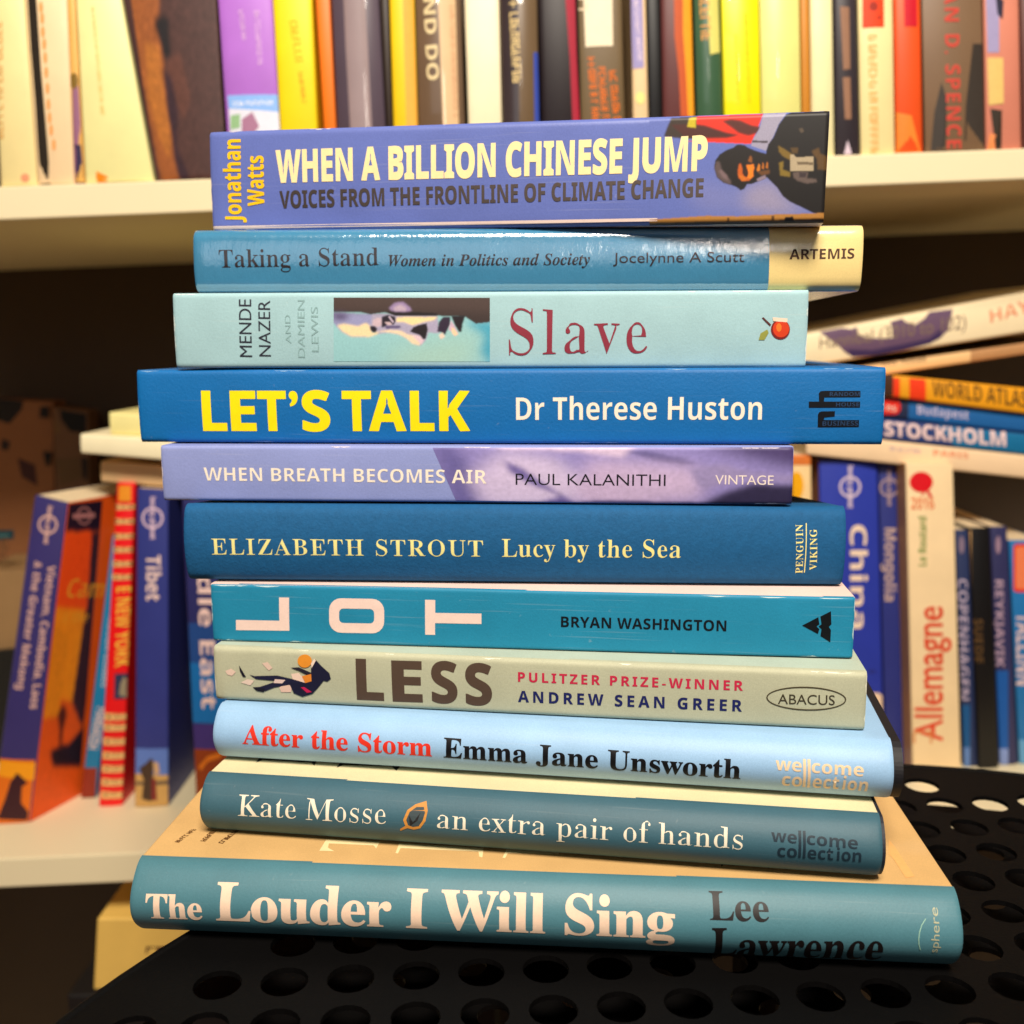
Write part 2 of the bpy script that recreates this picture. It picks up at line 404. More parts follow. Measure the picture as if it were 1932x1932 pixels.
class Book:
    """a book from the four corners of its spine and the direction its covers run in"""
    def __init__(s, name, label, group, corners, depth, thick, spine, front=None, back=None, bulge=0.4, rad=0.9,
                 power=2.0, board=0.35, lip=0.2, pages=(236, 214, 176), cat='book', gloss=None, ext=0.0, case=None,
                 spine_m=None, front_m=None, taper=0.0):
        bl, br, tr, tl = [Vector(p) for p in corners]
        d = Vector(depth); s.d = d
        if ext:
            up = (tl - bl).normalized() * ext
            bl, br, tr, tl = bl - up, br - up, tr + up, tl + up
        s.sf = f = Surf(bl, br, tr, tl, thick, bulge, rad, power)
        s.base = (bl + br) / 2 + d / 2
        s.o = empty(name, s.base, label, cat, group)
        kw = dict(gloss or {})
        sm = spine_m or mat(spine, **kw)
        fm = front_m or mat(front or spine, **kw); bk = mat(back or front or spine, **kw)
        s.spine(sm, 'spine')
        dn = d.normalized()
        def side(t0, t1):
            """a slab of the book between two positions across its thickness"""
            def P(t, l): return (f.c[0] * (1 - l) + f.c[1] * l) * (1 - t) + (f.c[3] * (1 - l) + f.c[2] * l) * t if thick == 'v' else \
                                (f.c[0] * (1 - t) + f.c[1] * t) * (1 - l) + (f.c[3] * (1 - t) + f.c[2] * t) * l
            return P
        P = side(0, 1); tb = board / f.T; e = lip / f.L
        r0 = dn * (f.rad + 0.0)
        for nm, a, b, m in (('front_cover', 1 - tb, 1, fm), ('back_cover', 0, tb, bk)):
            bm = bmesh.new()
            if thick == 'v': q = [P(a, 0), P(a, 1), P(b, 1), P(b, 0)]
            else: q = [P(a, 0), P(b, 0), P(b, 1), P(a, 1)]
            prism(bm, [x + r0 for x in q], d - r0)
            if taper and nm == 'front_cover': s.sink(bm, d, taper)
            if board > 1: bevel(bm, 0.5)
            o = link_mesh(nm, bm, m, s.o, s.base)
            if nm == 'front_cover': s.fo = o
        bm = bmesh.new(); r1 = dn * (f.rad + 1.0); tb += 0.02 / f.T
        if thick == 'v': q = [P(tb, e), P(tb, 1 - e), P(1 - tb, 1 - e), P(1 - tb, e)]
        else: q = [P(tb, e), P(1 - tb, e), P(1 - tb, 1 - e), P(tb, 1 - e)]
        prism(bm, [x + r1 for x in q], d - r1 - dn * max(lip, 0.3))
        if taper: s.sink(bm, d, taper, True)
        link_mesh('page_block', bm, page_mat(pages), s.o, s.base)
        if case:                     # boards that stand proud of the jacket at the right-hand end
            cl, cc = case
            bm = bmesh.new(); rows = 17; x = f.eu.normalized() * cl
            def at(t, w_): return (f.c[1] * (1 - t) + f.c[2] * t) + f.n * w_
            ts = [0.02 + 0.96 * i / (rows - 1) for i in range(rows)]; D = d.length; k = 0.13
            sec = [at(t, f.prof(t) - 0.5) for t in ts] + [at(0.98, -D), at(1 - k, -D), at(1 - k, -3.0), at(k, -3.0), at(k, -D), at(0.02, -D)]
            A = [bm.verts.new(p - x) for p in sec]; B = [bm.verts.new(p + x) for p in sec]; n = len(sec)
            for i in range(n): bm.faces.new((A[i], B[i], B[(i + 1) % n], A[(i + 1) % n]))
            for L_ in (A, B):
                tri = geometry.tessellate_polygon([[Vector(((p.co - f.c[1]).dot(f.n), (p.co - f.c[1]).dot(f.ev.normalized()), 0)) for p in L_]])
                for t in tri:
                    try: bm.faces.new([L_[i] for i in t])
                    except ValueError: pass
            bmesh.ops.recalc_face_normals(bm, faces=bm.faces[:])
            link_mesh('board', bm, mat(cc, 0.6), s.o, s.base)
    def sink(s, bm, d, taper, tops=False):
        mid = sum((v.co.z for v in bm.verts), 0.0) / len(bm.verts)
        for v in bm.verts:
            k = (v.co - s.sf.c[0]).dot(d) / d.dot(d)
            if k > 0.5 and (not tops or v.co.z > mid): v.co.z -= taper
    def spine(s, m, name):
        f = s.sf; bm = bmesh.new()
        n = 24 if f.bulge > 1.5 or f.rad > 0.5 else 8
        ts = [0.5 - 0.5 * math.cos(math.pi * i / n) for i in range(n + 1)]
        if f.L > 150 and f.c[0].y < 420: ls = [0, .0015, .003, .006] + [0.02 + 0.04 * i for i in range(25)] + [.994, .997, .9985, 1]
        else: ls = [0, 0.01, 0.5, 0.99, 1]
        g = [[bm.verts.new(f.pt(l, t) if f.thick == 'v' else f.pt(t, l)) for t in ts] for l in ls]
        back = -(f.rad + 1.0)
        bk = []
        for l in ls:
            row = []
            for t in (0, 1):
                a, b = (l, t) if f.thick == 'v' else (t, l)
                row.append(bm.verts.new(f.pt(a, b, back - (f.prof(t, l)))))
            bk.append(row)
        for i in range(len(ls) - 1):
            for j in range(n): bm.faces.new((g[i][j], g[i + 1][j], g[i + 1][j + 1], g[i][j + 1]))
            bm.faces.new((g[i][0], bk[i][0], bk[i + 1][0], g[i + 1][0]))
            bm.faces.new((g[i][n], g[i + 1][n], bk[i + 1][1], bk[i][1]))
            bm.faces.new((bk[i][0], bk[i][1], bk[i + 1][1], bk[i + 1][0]))
        bm.faces.new(g[0] + [bk[0][1], bk[0][0]]); bm.faces.new(list(reversed(g[-1])) + [bk[-1][0], bk[-1][1]])
        bmesh.ops.recalc_face_normals(bm, faces=bm.faces[:])
        o = s.so = link_mesh(name, bm, m, s.o, s.base, smooth=True)
        # flat ends keep a hard edge
        me = o.data
        for p in me.polygons:
            if len(p.vertices) > 4: p.use_smooth = False
        try: me.set_sharp_from_angle(angle=math.radians(40))
        except Exception: pass
    def wear(s, color, seed=1, amount=0.5):
        """rubbed pale slivers along the edges and corners of the spine"""
        f = s.sf; rnd = random.Random(seed); bm = bmesh.new()
        def sliver(x0, y0, x1, y1, dx, dy):
            n = 6; a = []; b_ = []
            for i in range(n + 1):
                t = i / n; w_ = (0.15 + rnd.random()) * math.sin(math.pi * min(1, max(0.0, t * 0.98 + 0.01)))
                x, y = x0 + (x1 - x0) * t, y0 + (y1 - y0) * t
                a.append(bm.verts.new((x, y, 0))); b_.append(bm.verts.new((x + dx * w_, y + dy * w_, 0)))
            for i in range(n): bm.faces.new((a[i], a[i + 1], b_[i + 1], b_[i]))
        for u0, sg in ((0.05, 1), (f.Wd - 0.05, -1)):
            for _ in range(3):
                y = rnd.uniform(0, f.Ht * 0.75); sliver(u0, y, u0, min(f.Ht, y + rnd.uniform(2, 7)), sg * 0.5, 0)
        for v0, sg in ((0.25, 1), (f.Ht - 0.25, -1)):
            for _ in range(int(9 * amount) + 2):
                x = rnd.choice((rnd.uniform(0, f.Wd - 12), rnd.uniform(0, 10), rnd.uniform(f.Wd - 16, f.Wd - 8)))
                sliver(x, v0, x + rnd.uniform(2, 9), v0, 0, sg * 0.38)
        f.slice(bm)
        b2 = bmesh.new(); b2.from_mesh(s.so.data); vm = {}
        for v in bm.verts: vm[v] = b2.verts.new((f.pt(v.co.x / f.Wd, v.co.y / f.Ht, 0.05) - Vector(s.base)) / 1000)
        for q in bm.faces:
            g = b2.faces.new([vm[v] for v in q.verts]); g.material_index = 1; g.normal_update()
            if g.normal.dot(f.n) < 0: g.normal_flip()
        b2.to_mesh(s.so.data); b2.free(); bm.free()
        s.so.data.materials.append(ink(color, 0.7))
    def T(s, name, lines, color, style='sansb', off=0.0, space=1.0, m=None): return s.sf.text(name, s.so, s.base, lines, color, style, off, space, m)
    def Pl(s, name, shapes, color=None, m=None): return s.sf.polys(name, s.so, s.base, shapes, color, m)
    def Pic(s, name, layers): return s.sf.picture(name, s.so, s.base, layers)
    def Ph(s, name, box, layers, bgc, **k): return s.sf.photo(name, s.so, s.base, box, layers, bgc, **k)
    def Sc(s, name, p0, p1, h, color, seed=1): return s.sf.scribble(name, s.so, s.base, p0, p1, h, color, seed)

def Z(x0, y0, wd, pts=None):
    """points read off an enlarged crop of the photo -> photo pixels"""
    k = wd / 3024.0
    def f(p): return (x0 / 3024 * 1932 + p[0] * k, y0 / 3024 * 1932 + p[1] * k)
    if pts is None: return f
    return [f(p) for p in pts]
def ell(cx, cy, rx, ry, n=24, rot=0.0):
    c, s_ = math.cos(rot), math.sin(rot)
    return [(cx + rx * math.cos(a) * c - ry * math.sin(a) * s_, cy + rx * math.cos(a) * s_ + ry * math.sin(a) * c) for a in [2 * math.pi * i / n for i in range(n)]]
def ring(cx, cy, rx, ry, w, n=32, rot=0.0):
    """a thin oval line, as little quads"""
    o, i = ell(cx, cy, rx, ry, n, rot), ell(cx, cy, rx - w, ry - w, n, rot)
    return [[o[k], o[(k + 1) % n], i[(k + 1) % n], i[k]] for k in range(n)]
def rect(x0, y0, x1, y1): return [(x0, y0), (x1, y0), (x1, y1), (x0, y1)]
def line(p, q, w):
    dx, dy = q[0] - p[0], q[1] - p[1]; l = math.hypot(dx, dy); nx, ny = -dy / l * w / 2, dx / l * w / 2
    return [(p[0] + nx, p[1] + ny), (q[0] + nx, q[1] + ny), (q[0] - nx, q[1] - ny), (p[0] - nx, p[1] - ny)]

# ------------------------------------------------------------------ the room and the shelf unit
YS = 540.0                          # front edge of the shelves
def simple(c, rough=0.5, vary=0.03, bump=0.05, scale=12, spec=0.4): return mat(c, rough, vary, bump, spec, 0, 0, scale)
bm = bmesh.new(); hexa(bm, [(-1500, -2600, -ZOFF - 20), (1500, -2600, -ZOFF - 20), (1500, 900, -ZOFF - 20), (-1500, 900, -ZOFF - 20),
                            (-1500, -2600, -ZOFF), (1500, -2600, -ZOFF), (1500, 900, -ZOFF), (-1500, 900, -ZOFF)])
o = link_mesh('floor', bm, mat((150, 112, 90), 0.9, 0.25, 0.6, 0.1, 0, 0, 90)); o['kind'] = 'structure'

shelf = empty('bookshelf', (0, YS + 145, -ZOFF), 'cream white bookshelf filled with books behind the stack', 'bookshelf')
SB = (0, YS + 145, -ZOFF)
white = simple((242, 226, 186), 0.45)
def board(name, l0, l1, b0, b1, m, depth=290):
    """front face from two pixel lines (top and bottom edge, left and right), run out past the frame"""
    def ext(p, q, x): return (x, p[1] + (q[1] - p[1]) * (x - p[0]) / (q[0] - p[0]))
    q = [at_y(*ext(b0, b1, -900), YS), at_y(*ext(b0, b1, 2900), YS), at_y(*ext(l0, l1, 2900), YS), at_y(*ext(l0, l1, -900), YS)]
    bm = bmesh.new(); prism(bm, q, Vector((0, depth, 0))); bevel(bm, 0.8)
    link_mesh(name, bm, m, shelf, SB)
    return q
UP = board('shelf_board', (0, 352), (1932, 280), (0, 415), (1932, 338), white)
LO = board('shelf_board', (0, 1621), (248, 1609.5), (0, 1675), (248, 1664), white)
for k, dz in enumerate((362, -362)):
    q = [p + Vector((0, 0, dz)) for p in (UP if k == 0 else LO)]
    bm = bmesh.new(); prism(bm, q, Vector((0, 290, 0))); bevel(bm, 0.8); link_mesh('shelf_board', bm, white, shelf, SB)
xl, xr = UP[0].x, UP[1].x
bm = bmesh.new(); hexa(bm, [(xl - 40, YS + 291, -700), (xr + 40, YS + 291, -700), (xr + 40, YS + 300, -700), (xl - 40, YS + 300, -700),
                            (xl - 40, YS + 291, 520), (xr + 40, YS + 291, 520), (xr + 40, YS + 300, 520), (xl - 40, YS + 300, 520)])
link_mesh('back_panel', bm, simple((76, 62, 52), 0.8), shelf, SB)
for x in (xl - 24, xr + 4):
    bm = bmesh.new(); hexa(bm, [(x, YS, -ZOFF), (x + 18, YS, -ZOFF), (x + 18, YS + 290, -ZOFF), (x, YS + 290, -ZOFF),
                                (x, YS, 520), (x + 18, YS, 520), (x + 18, YS + 290, 520), (x, YS + 290, 520)])
    link_mesh('side_panel', bm, white, shelf, SB)

def lo_z(x, y=YS):                  # top surface of the lower board at x
    a, b = LO[3], LO[2]
    return a.z + (b.z - a.z) * (x - a.x) / (b.x - a.x)
def at_lo(px, py):                  # pixel on the lower board's top surface
    z = lo_z(-200)
    for _ in range(6): p = at_z(px, py, z); z = lo_z(p.x)
    return at_z(px, py, z)

# ------------------------------------------------------------------ perforated black table
ZT = -169.6
TC, TR = Vector((128.0, 134.5)), 262.4
def disc(name, z, rad, th, pitch, hr, rot, org, parent, base, m, inner=9):
    vs, ed, loops = [], [], []
    def loop(pts):
        i0 = len(vs); vs.extend([Vector(p) for p in pts]); n = len(pts)
        ed.extend([(i0 + k, i0 + (k + 1) % n) for k in range(n)]); loops.append((i0, n))
    loop([(TC.x + rad * math.cos(2 * math.pi * k / 120), TC.y + rad * math.sin(2 * math.pi * k / 120)) for k in range(120)])
    c, s_ = math.cos(rot), math.sin(rot); n = int(rad / pitch) + 4
    for i in range(-2 * n, 2 * n):
        for j in range(-2 * n, 2 * n):
            x, y = org[0] + pitch * (i * c - j * s_), org[1] + pitch * (i * s_ + j * c)
            if math.hypot(x - TC.x, y - TC.y) < rad - inner - hr:
                loop([(x + hr * math.cos(-2 * math.pi * k / 18), y + hr * math.sin(-2 * math.pi * k / 18)) for k in range(18)])
    r = geometry.delaunay_2d_cdt(vs, ed, [], 4, 1e-5)
    bm = bmesh.new()
    a = [bm.verts.new((p.x, p.y, z)) for p in r[0]]; b = [bm.verts.new((p.x, p.y, z - th)) for p in r[0]]
    cnt = {}
    cen = [(sum((vs[i0 + k].x for k in range(n_)), 0) / n_, sum((vs[i0 + k].y for k in range(n_)), 0) / n_) for i0, n_ in loops[1:]]
    cell = {}
    for q in cen: cell.setdefault((int(q[0] // pitch), int(q[1] // pitch)), []).append(q)
    def in_hole(f):
        x = sum(r[0][i].x for i in f) / len(f); y = sum(r[0][i].y for i in f) / len(f)
        ci, cj = int(x // pitch), int(y // pitch)
        return any(math.hypot(x - q[0], y - q[1]) < hr * 0.985 for u in (-1, 0, 1) for v in (-1, 0, 1) for q in cell.get((ci + u, cj + v), ()))
    for f in r[2]:
        if in_hole(f): continue
        bm.faces.new([a[i] for i in f]); bm.faces.new([b[i] for i in reversed(f)])
        for k in range(len(f)): e = (f[k], f[(k + 1) % len(f)]); cnt[e] = 1
    for (i, j) in list(cnt):
        if (j, i) not in cnt: bm.faces.new((a[j], a[i], b[i], b[j]))
    bmesh.ops.recalc_face_normals(bm, faces=bm.faces[:])
    return link_mesh(name, bm, m, parent, base)
TB = (TC.x, TC.y, -ZOFF)
table = empty('perforated_table', TB, 'round black metal table with a punched hole pattern under the book stack', 'table')
black = mat((6, 5, 5), 0.6, 0.10, 0.25, 0.12, 0, 0, 300)
disc('tabletop', ZT, TR, 1.6, 17.7, 6.4, math.radians(4.6), (163.8, 323.0), table, TB, black)
disc('lower_tier', ZT - 15, TR - 3, 1.6, 25.0, 5.4, math.radians(20), (160, 318.0), table, TB, black)
bm = bmesh.new()                    # rolled rim
NR, NS = 120, 8
rows = [[bm.verts.new((TC.x + (TR + 1.6 * math.cos(t)) * math.cos(a), TC.y + (TR + 1.6 * math.cos(t)) * math.sin(a), ZT - 1.0 + 1.6 * math.sin(t)))
         for t in [2 * math.pi * j / NS for j in range(NS)]] for a in [2 * math.pi * i / NR for i in range(NR)]]
for i in range(NR):
    for j in range(NS): bm.faces.new((rows[i][j], rows[(i + 1) % NR][j], rows[(i + 1) % NR][(j + 1) % NS], rows[i][(j + 1) % NS]))
bmesh.ops.recalc_face_normals(bm, faces=bm.faces[:])
link_mesh('rim', bm, black, table, TB, smooth=True)
for k in range(3):
    a = math.radians(100 + 120 * k); x, y = TC.x + 215 * math.cos(a), TC.y + 215 * math.sin(a)
    bm = bmesh.new(); bmesh.ops.create_cone(bm, cap_ends=True, segments=20, radius1=9, radius2=9, depth=ZOFF + ZT - 3)
    for v in bm.verts: v.co += Vector((x, y, -ZOFF + (ZOFF + ZT - 3) / 2))
    link_mesh('leg', bm, black, table, TB)

# ------------------------------------------------------------------ the stack of eleven books
G = 'books stacked on the black table'
FIT = dict(
 louder=(-110.5, 276.5, -169.1, 123.5, 258.5, -168.9, 21.3), kate=(-94.7, 295.4, -147.1, 103.3, 265.1, -146.2, 16.9),
 after=(-93.6, 308.4, -129.1, 109.0, 275.0, -127.9, 16.5), less=(-94.2, 311.5, -111.3, 102.1, 282.4, -110.3, 16.5),
 lot=(-95.9, 317.4, -93.6, 101.8, 295.0, -92.4, 17.6), lucy=(-104.4, 320.5, -74.6, 102.6, 308.5, -73.5, 23.7),
 breath=(-112.9, 327.9, -49.8, 85.7, 310.0, -48.4, 17.0), lets=(-121.8, 335.0, -31.5, 113.1, 312.0, -30.1, 22.5),
 slave=(-108.1, 333.3, -7.4, 91.1, 320.8, -6.9, 22.7), taking=(-102.2, 338.6, 16.6, 107.3, 322.6, 16.4, 19.0),
 billion=(-99.3, 350.9, 37.3, 92.0, 312.1, 35.7, 30.7))
def stack(key, name, label, depth, spine, **kw):
    xl, yl, zl, xr, yr, zr, t = FIT[key]
    a, b = Vector((xl, yl, zl)), Vector((xr, yr, zr)); e = (b - a).normalized()
    up = Vector((-e.z, 0, 1)).normalized() * t
    d = Vector((-e.y, e.x, 0)).normalized() * depth
    kw.setdefault('ext', 0.45)
    k = 0.375 * kw.get('bulge', 0) / 280 if kw.get('bulge', 0) > 2 else 0     # a round spine comes nearer the lens than its edges
    a, b = a + (b - a) * k, b - (b - a) * k
    return Book(name, label, G, (a, b, b + up, a + up), d, 'v', spine, **kw)

zA, zB, zC, zD = Z(550, 640, 1000), Z(1500, 640, 1100), Z(380, 1060, 1100), Z(1450, 1060, 1200)
zE, zF, zG, zH = Z(500, 1680, 1100), Z(1500, 1680, 1200), Z(550, 2150, 1100), Z(1600, 2150, 1100)
z6 = Z(1900, 320, 580)
def M(f, pts): return [f(p) for p in pts]
MATTE = dict(rough=0.6, bump=0.15, spec=0.3, vary=0.09, scuff=0.22)

# 11 top: violet paperback
b = stack('billion', 'paperback_book', 'violet blue paperback with a soldier picture, topmost of the stack', 130, (98, 112, 182),
          back=(232, 206, 196), rad=1.6, bulge=0.5, gloss=dict(rough=0.42, spec=0.4, vary=0.09, scuff=0.22), cat='book')
zP = Z(2080, 320, 380)
b.Ph('cover_picture', M(z6, [(60, 60), (1900, 20), (1900, 1150), (60, 1150)]), [
 ((118, 124, 182), M(z6, [(560, 690), (900, 780), (1330, 640), (1840, 1060), (1300, 1010), (640, 1036), (420, 900)]), 40),
 ((150, 142, 172), M(zP, [(640, 1180), (1000, 1080), (1320, 1440), (1560, 1560), (1000, 1600), (560, 1480)]), 30),
 ((56, 44, 36), M(z6, [(275, 92), (540, 75), (540, 300), (330, 290), (200, 275), (240, 170)]), 5),
 ((226, 46, 24), M(z6, [(520, 78), (1180, 52), (1120, 210), (1060, 350), (430, 322), (620, 300), (520, 160)]), 3),
 ((74, 34, 28), M(zP, [(-500, 240), (-200, 230), (0, 250), (150, 300), (330, 360), (520, 400), (360, 440), (100, 450), (-300, 420)]), 8),
 ((84, 36, 28), M(zP, [(270, 190), (400, 160), (540, 180), (700, 250), (850, 280), (800, 370), (660, 410), (520, 370), (400, 280)]), 8),
 ((196, 176, 30), M(z6, [(450, 92), (520, 85), (515, 190), (430, 180)]), 4),
 ((156, 150, 172), M(zP, [(890, 80), (1240, 60), (1120, 240), (1040, 420), (930, 640), (700, 560), (730, 470), (830, 300)]), 3),
 ((70, 62, 70), M(zP, [(720, 480), (960, 490), (950, 520), (720, 512)]), 3),
 ((30, 26, 25), M(zP, [(1230, 90), (1300, 60), (1890, 30), (1880, 400), (1850, 1000), (1830, 1600), (1650, 1580), (1450, 1480), (1280, 1400), (1180, 1320), (1100, 1200), (960, 1060), (900, 1000), (930, 640), (960, 540), (1040, 430), (1120, 240)]), 3),
 ((34, 29, 27), M(zP, [(150, 880), (165, 780), (230, 690), (340, 620), (430, 590), (500, 540), (600, 550), (660, 590), (780, 640), (920, 680), (980, 700), (980, 1000), (900, 1060), (700, 1140), (640, 1140), (600, 1210), (545, 1230), (480, 1180), (400, 1150), (280, 1110), (190, 1030)]), 3),
 ((92, 76, 76), M(zP, [(152, 890), (180, 790), (230, 800), (260, 920), (330, 1000), (400, 1090), (400, 1150), (290, 1110), (190, 1030)]), 7),
 ((120, 98, 100), M(zP, [(215, 940), (250, 920), (340, 1010), (360, 1080), (280, 1040)]), 7),
 ((196, 92, 28), M(zP, [(500, 960), (520, 840), (545, 820), (570, 900), (575, 980), (620, 1020), (700, 1060), (660, 1090), (570, 1090), (515, 1040)]), 4),
 ((236, 128, 30), M(zP, [(630, 850), (740, 840), (750, 900), (730, 960), (740, 1020), (690, 1060), (640, 1050), (660, 970)]), 4),
 ((206, 110, 30), M(zP, [(510, 990), (600, 1020), (640, 1080), (560, 1090)]), 4),
 ((60, 34, 22), M(zP, [(585, 920), (640, 915), (655, 980), (630, 1030), (590, 1010)]), 3),
 ((140, 82, 36), M(zP, [(655, 790), (690, 700), (715, 740), (720, 820)]), 4),
 ((206, 120, 34), M(zP, [(785, 920), (815, 830), (835, 850), (835, 940), (800, 950)]), 3), ((176, 100, 32), M(zP, [(860, 900), (875, 810), (895, 840), (900, 920)]), 3),
 ((180, 104, 34), M(zP, [(920, 890), (940, 800), (960, 830), (960, 910)]), 3), ((104, 66, 34), M(zP, [(790, 950), (980, 920), (980, 980), (860, 1010)]), 5),
 ((140, 122, 136), M(zP, [(780, 1060), (910, 1000), (930, 1050), (800, 1100)]), 3),
 ((120, 94, 36), M(zP, [(1110, 560), (1200, 610), (1320, 690), (1300, 780), (1180, 720), (1120, 650)]), 5), ((128, 104, 38), M(zP, [(1120, 820), (1190, 790), (1180, 920), (1290, 960), (1290, 1030), (1140, 1010)]), 5),
 ((86, 64, 34), M(zP, [(1290, 590), (1410, 590), (1400, 680), (1320, 680)]), 5), ((92, 66, 34), M(zP, [(1610, 640), (1720, 590), (1740, 680), (1840, 720), (1840, 930), (1700, 920), (1690, 760), (1640, 700)]), 6),
 ((176, 158, 128), M(zP, [(1285, 700), (1340, 690), (1380, 740), (1640, 720), (1640, 940), (1290, 940)]), 3), ((110, 94, 72), M(zP, [(1390, 800), (1640, 810), (1640, 850), (1400, 850)]), 3),
 ((98, 82, 76), M(zP, [(1330, 960), (1420, 950), (1560, 960), (1540, 1050), (1680, 1060), (1690, 1110), (1540, 1130), (1400, 1090), (1340, 1040)]), 5), ((60, 48, 50), M(zP, [(1420, 960), (1540, 970), (1520, 1040), (1430, 1040)]), 4),
 ((84, 70, 56), M(zP, [(1420, 310), (1470, 290), (1500, 350), (1450, 370)]), 4),
 ((176, 122, 58), M(zP, [(-1000, 1680), (40, 1610), (500, 1620), (1100, 1590), (1600, 1580), (1900, 1560), (1900, 1680), (1300, 1690), (400, 1720), (-1000, 1760)]), 3),
 ((60, 42, 30), M(zP, [(-1000, 1730), (0, 1700), (800, 1690), (1900, 1650), (1900, 1800), (-1000, 1800)]), 4),
 ((26, 20, 22), M(zP, [(1210, 1630), (1330, 1625), (1390, 1800), (1190, 1800)]), 3), ((90, 60, 34), M(zP, [(340, 1640), (380, 1640), (380, 1710), (340, 1710)]), 3), ((90, 60, 34), M(zP, [(1010, 1610), (1050, 1610), (1050, 1700), (1010, 1700)]), 3),
], (98, 112, 182), nx=330, ny=200, blur=3, grain=0.03)
b.Pl('painted_underside', [[(402, 427), (1240, 411), (1240, 417), (402, 433)]], (240, 214, 204))  # lit underside of the back cover, painted on the spine's lower edge
b.T('title_lettering', [('WHEN A BILLION CHINESE JUMP', (522, 344), (1334, 320.5), 61)], (250, 226, 168), off=0.030)
b.T('subtitle_lettering', [('VOICES FROM THE FRONTLINE OF CLIMATE CHANGE', (529, 393), (1327, 371), 33)], (96, 84, 84), off=0.016,
    m=ink((118, 104, 98), 0.38, 0.85))
b.T('author_lettering', [('Jonathan', (457, 420), (454.5, 263), 31), ('Watts', (499.5, 389), (497.5, 294), 31)], (246, 196, 20), off=0.012)
b.wear((206, 196, 206), 3, 0.5)

# 10: glossy blue paperback with a cream end
b = stack('taking', 'paperback_book', 'glossy pale blue book with a cream block at its right end, second from the top', 135, (72, 142, 182),
          rad=3.0, bulge=1.3, gloss=dict(rough=0.12, bump=0, spec=0.5, coat=1.0, crinkle=0.6, coat_rough=0.16, coat_ior=2.6))
b.Pl('publisher_panel', [[(1449, 423), (1632, 422), (1632, 550), (1447, 550)]], m=mat((244, 216, 146), 0.3, bump=0, coat=0.6, crinkle=0.1, coat_rough=0.12))
dk = mat((46, 38, 40), 0.3, 0.05, 0, 0.3, 1.0, coat_rough=0.12, coat_ior=1.7)
b.T('title_lettering', [('Taking a Stand', (414, 505), (714, 500.5), 33)], None, 'serif', -0.014, m=dk)
b.T('subtitle_lettering', [('Women in Politics and Society', (733, 501.5), (1113, 499), 20.5)], None, 'serifit', 0.0, m=dk)
b.T('author_lettering', [('Jocelynne A Scutt', (1156.6, 496), (1404, 494.2), 20.5)], None, 'sans', 0.0, m=dk)
b.T('publisher_lettering', [('ARTEMIS', (1489, 489.8), (1611, 488), 19)], None, 'sansb', -0.004, m=ink((84, 56, 44)))

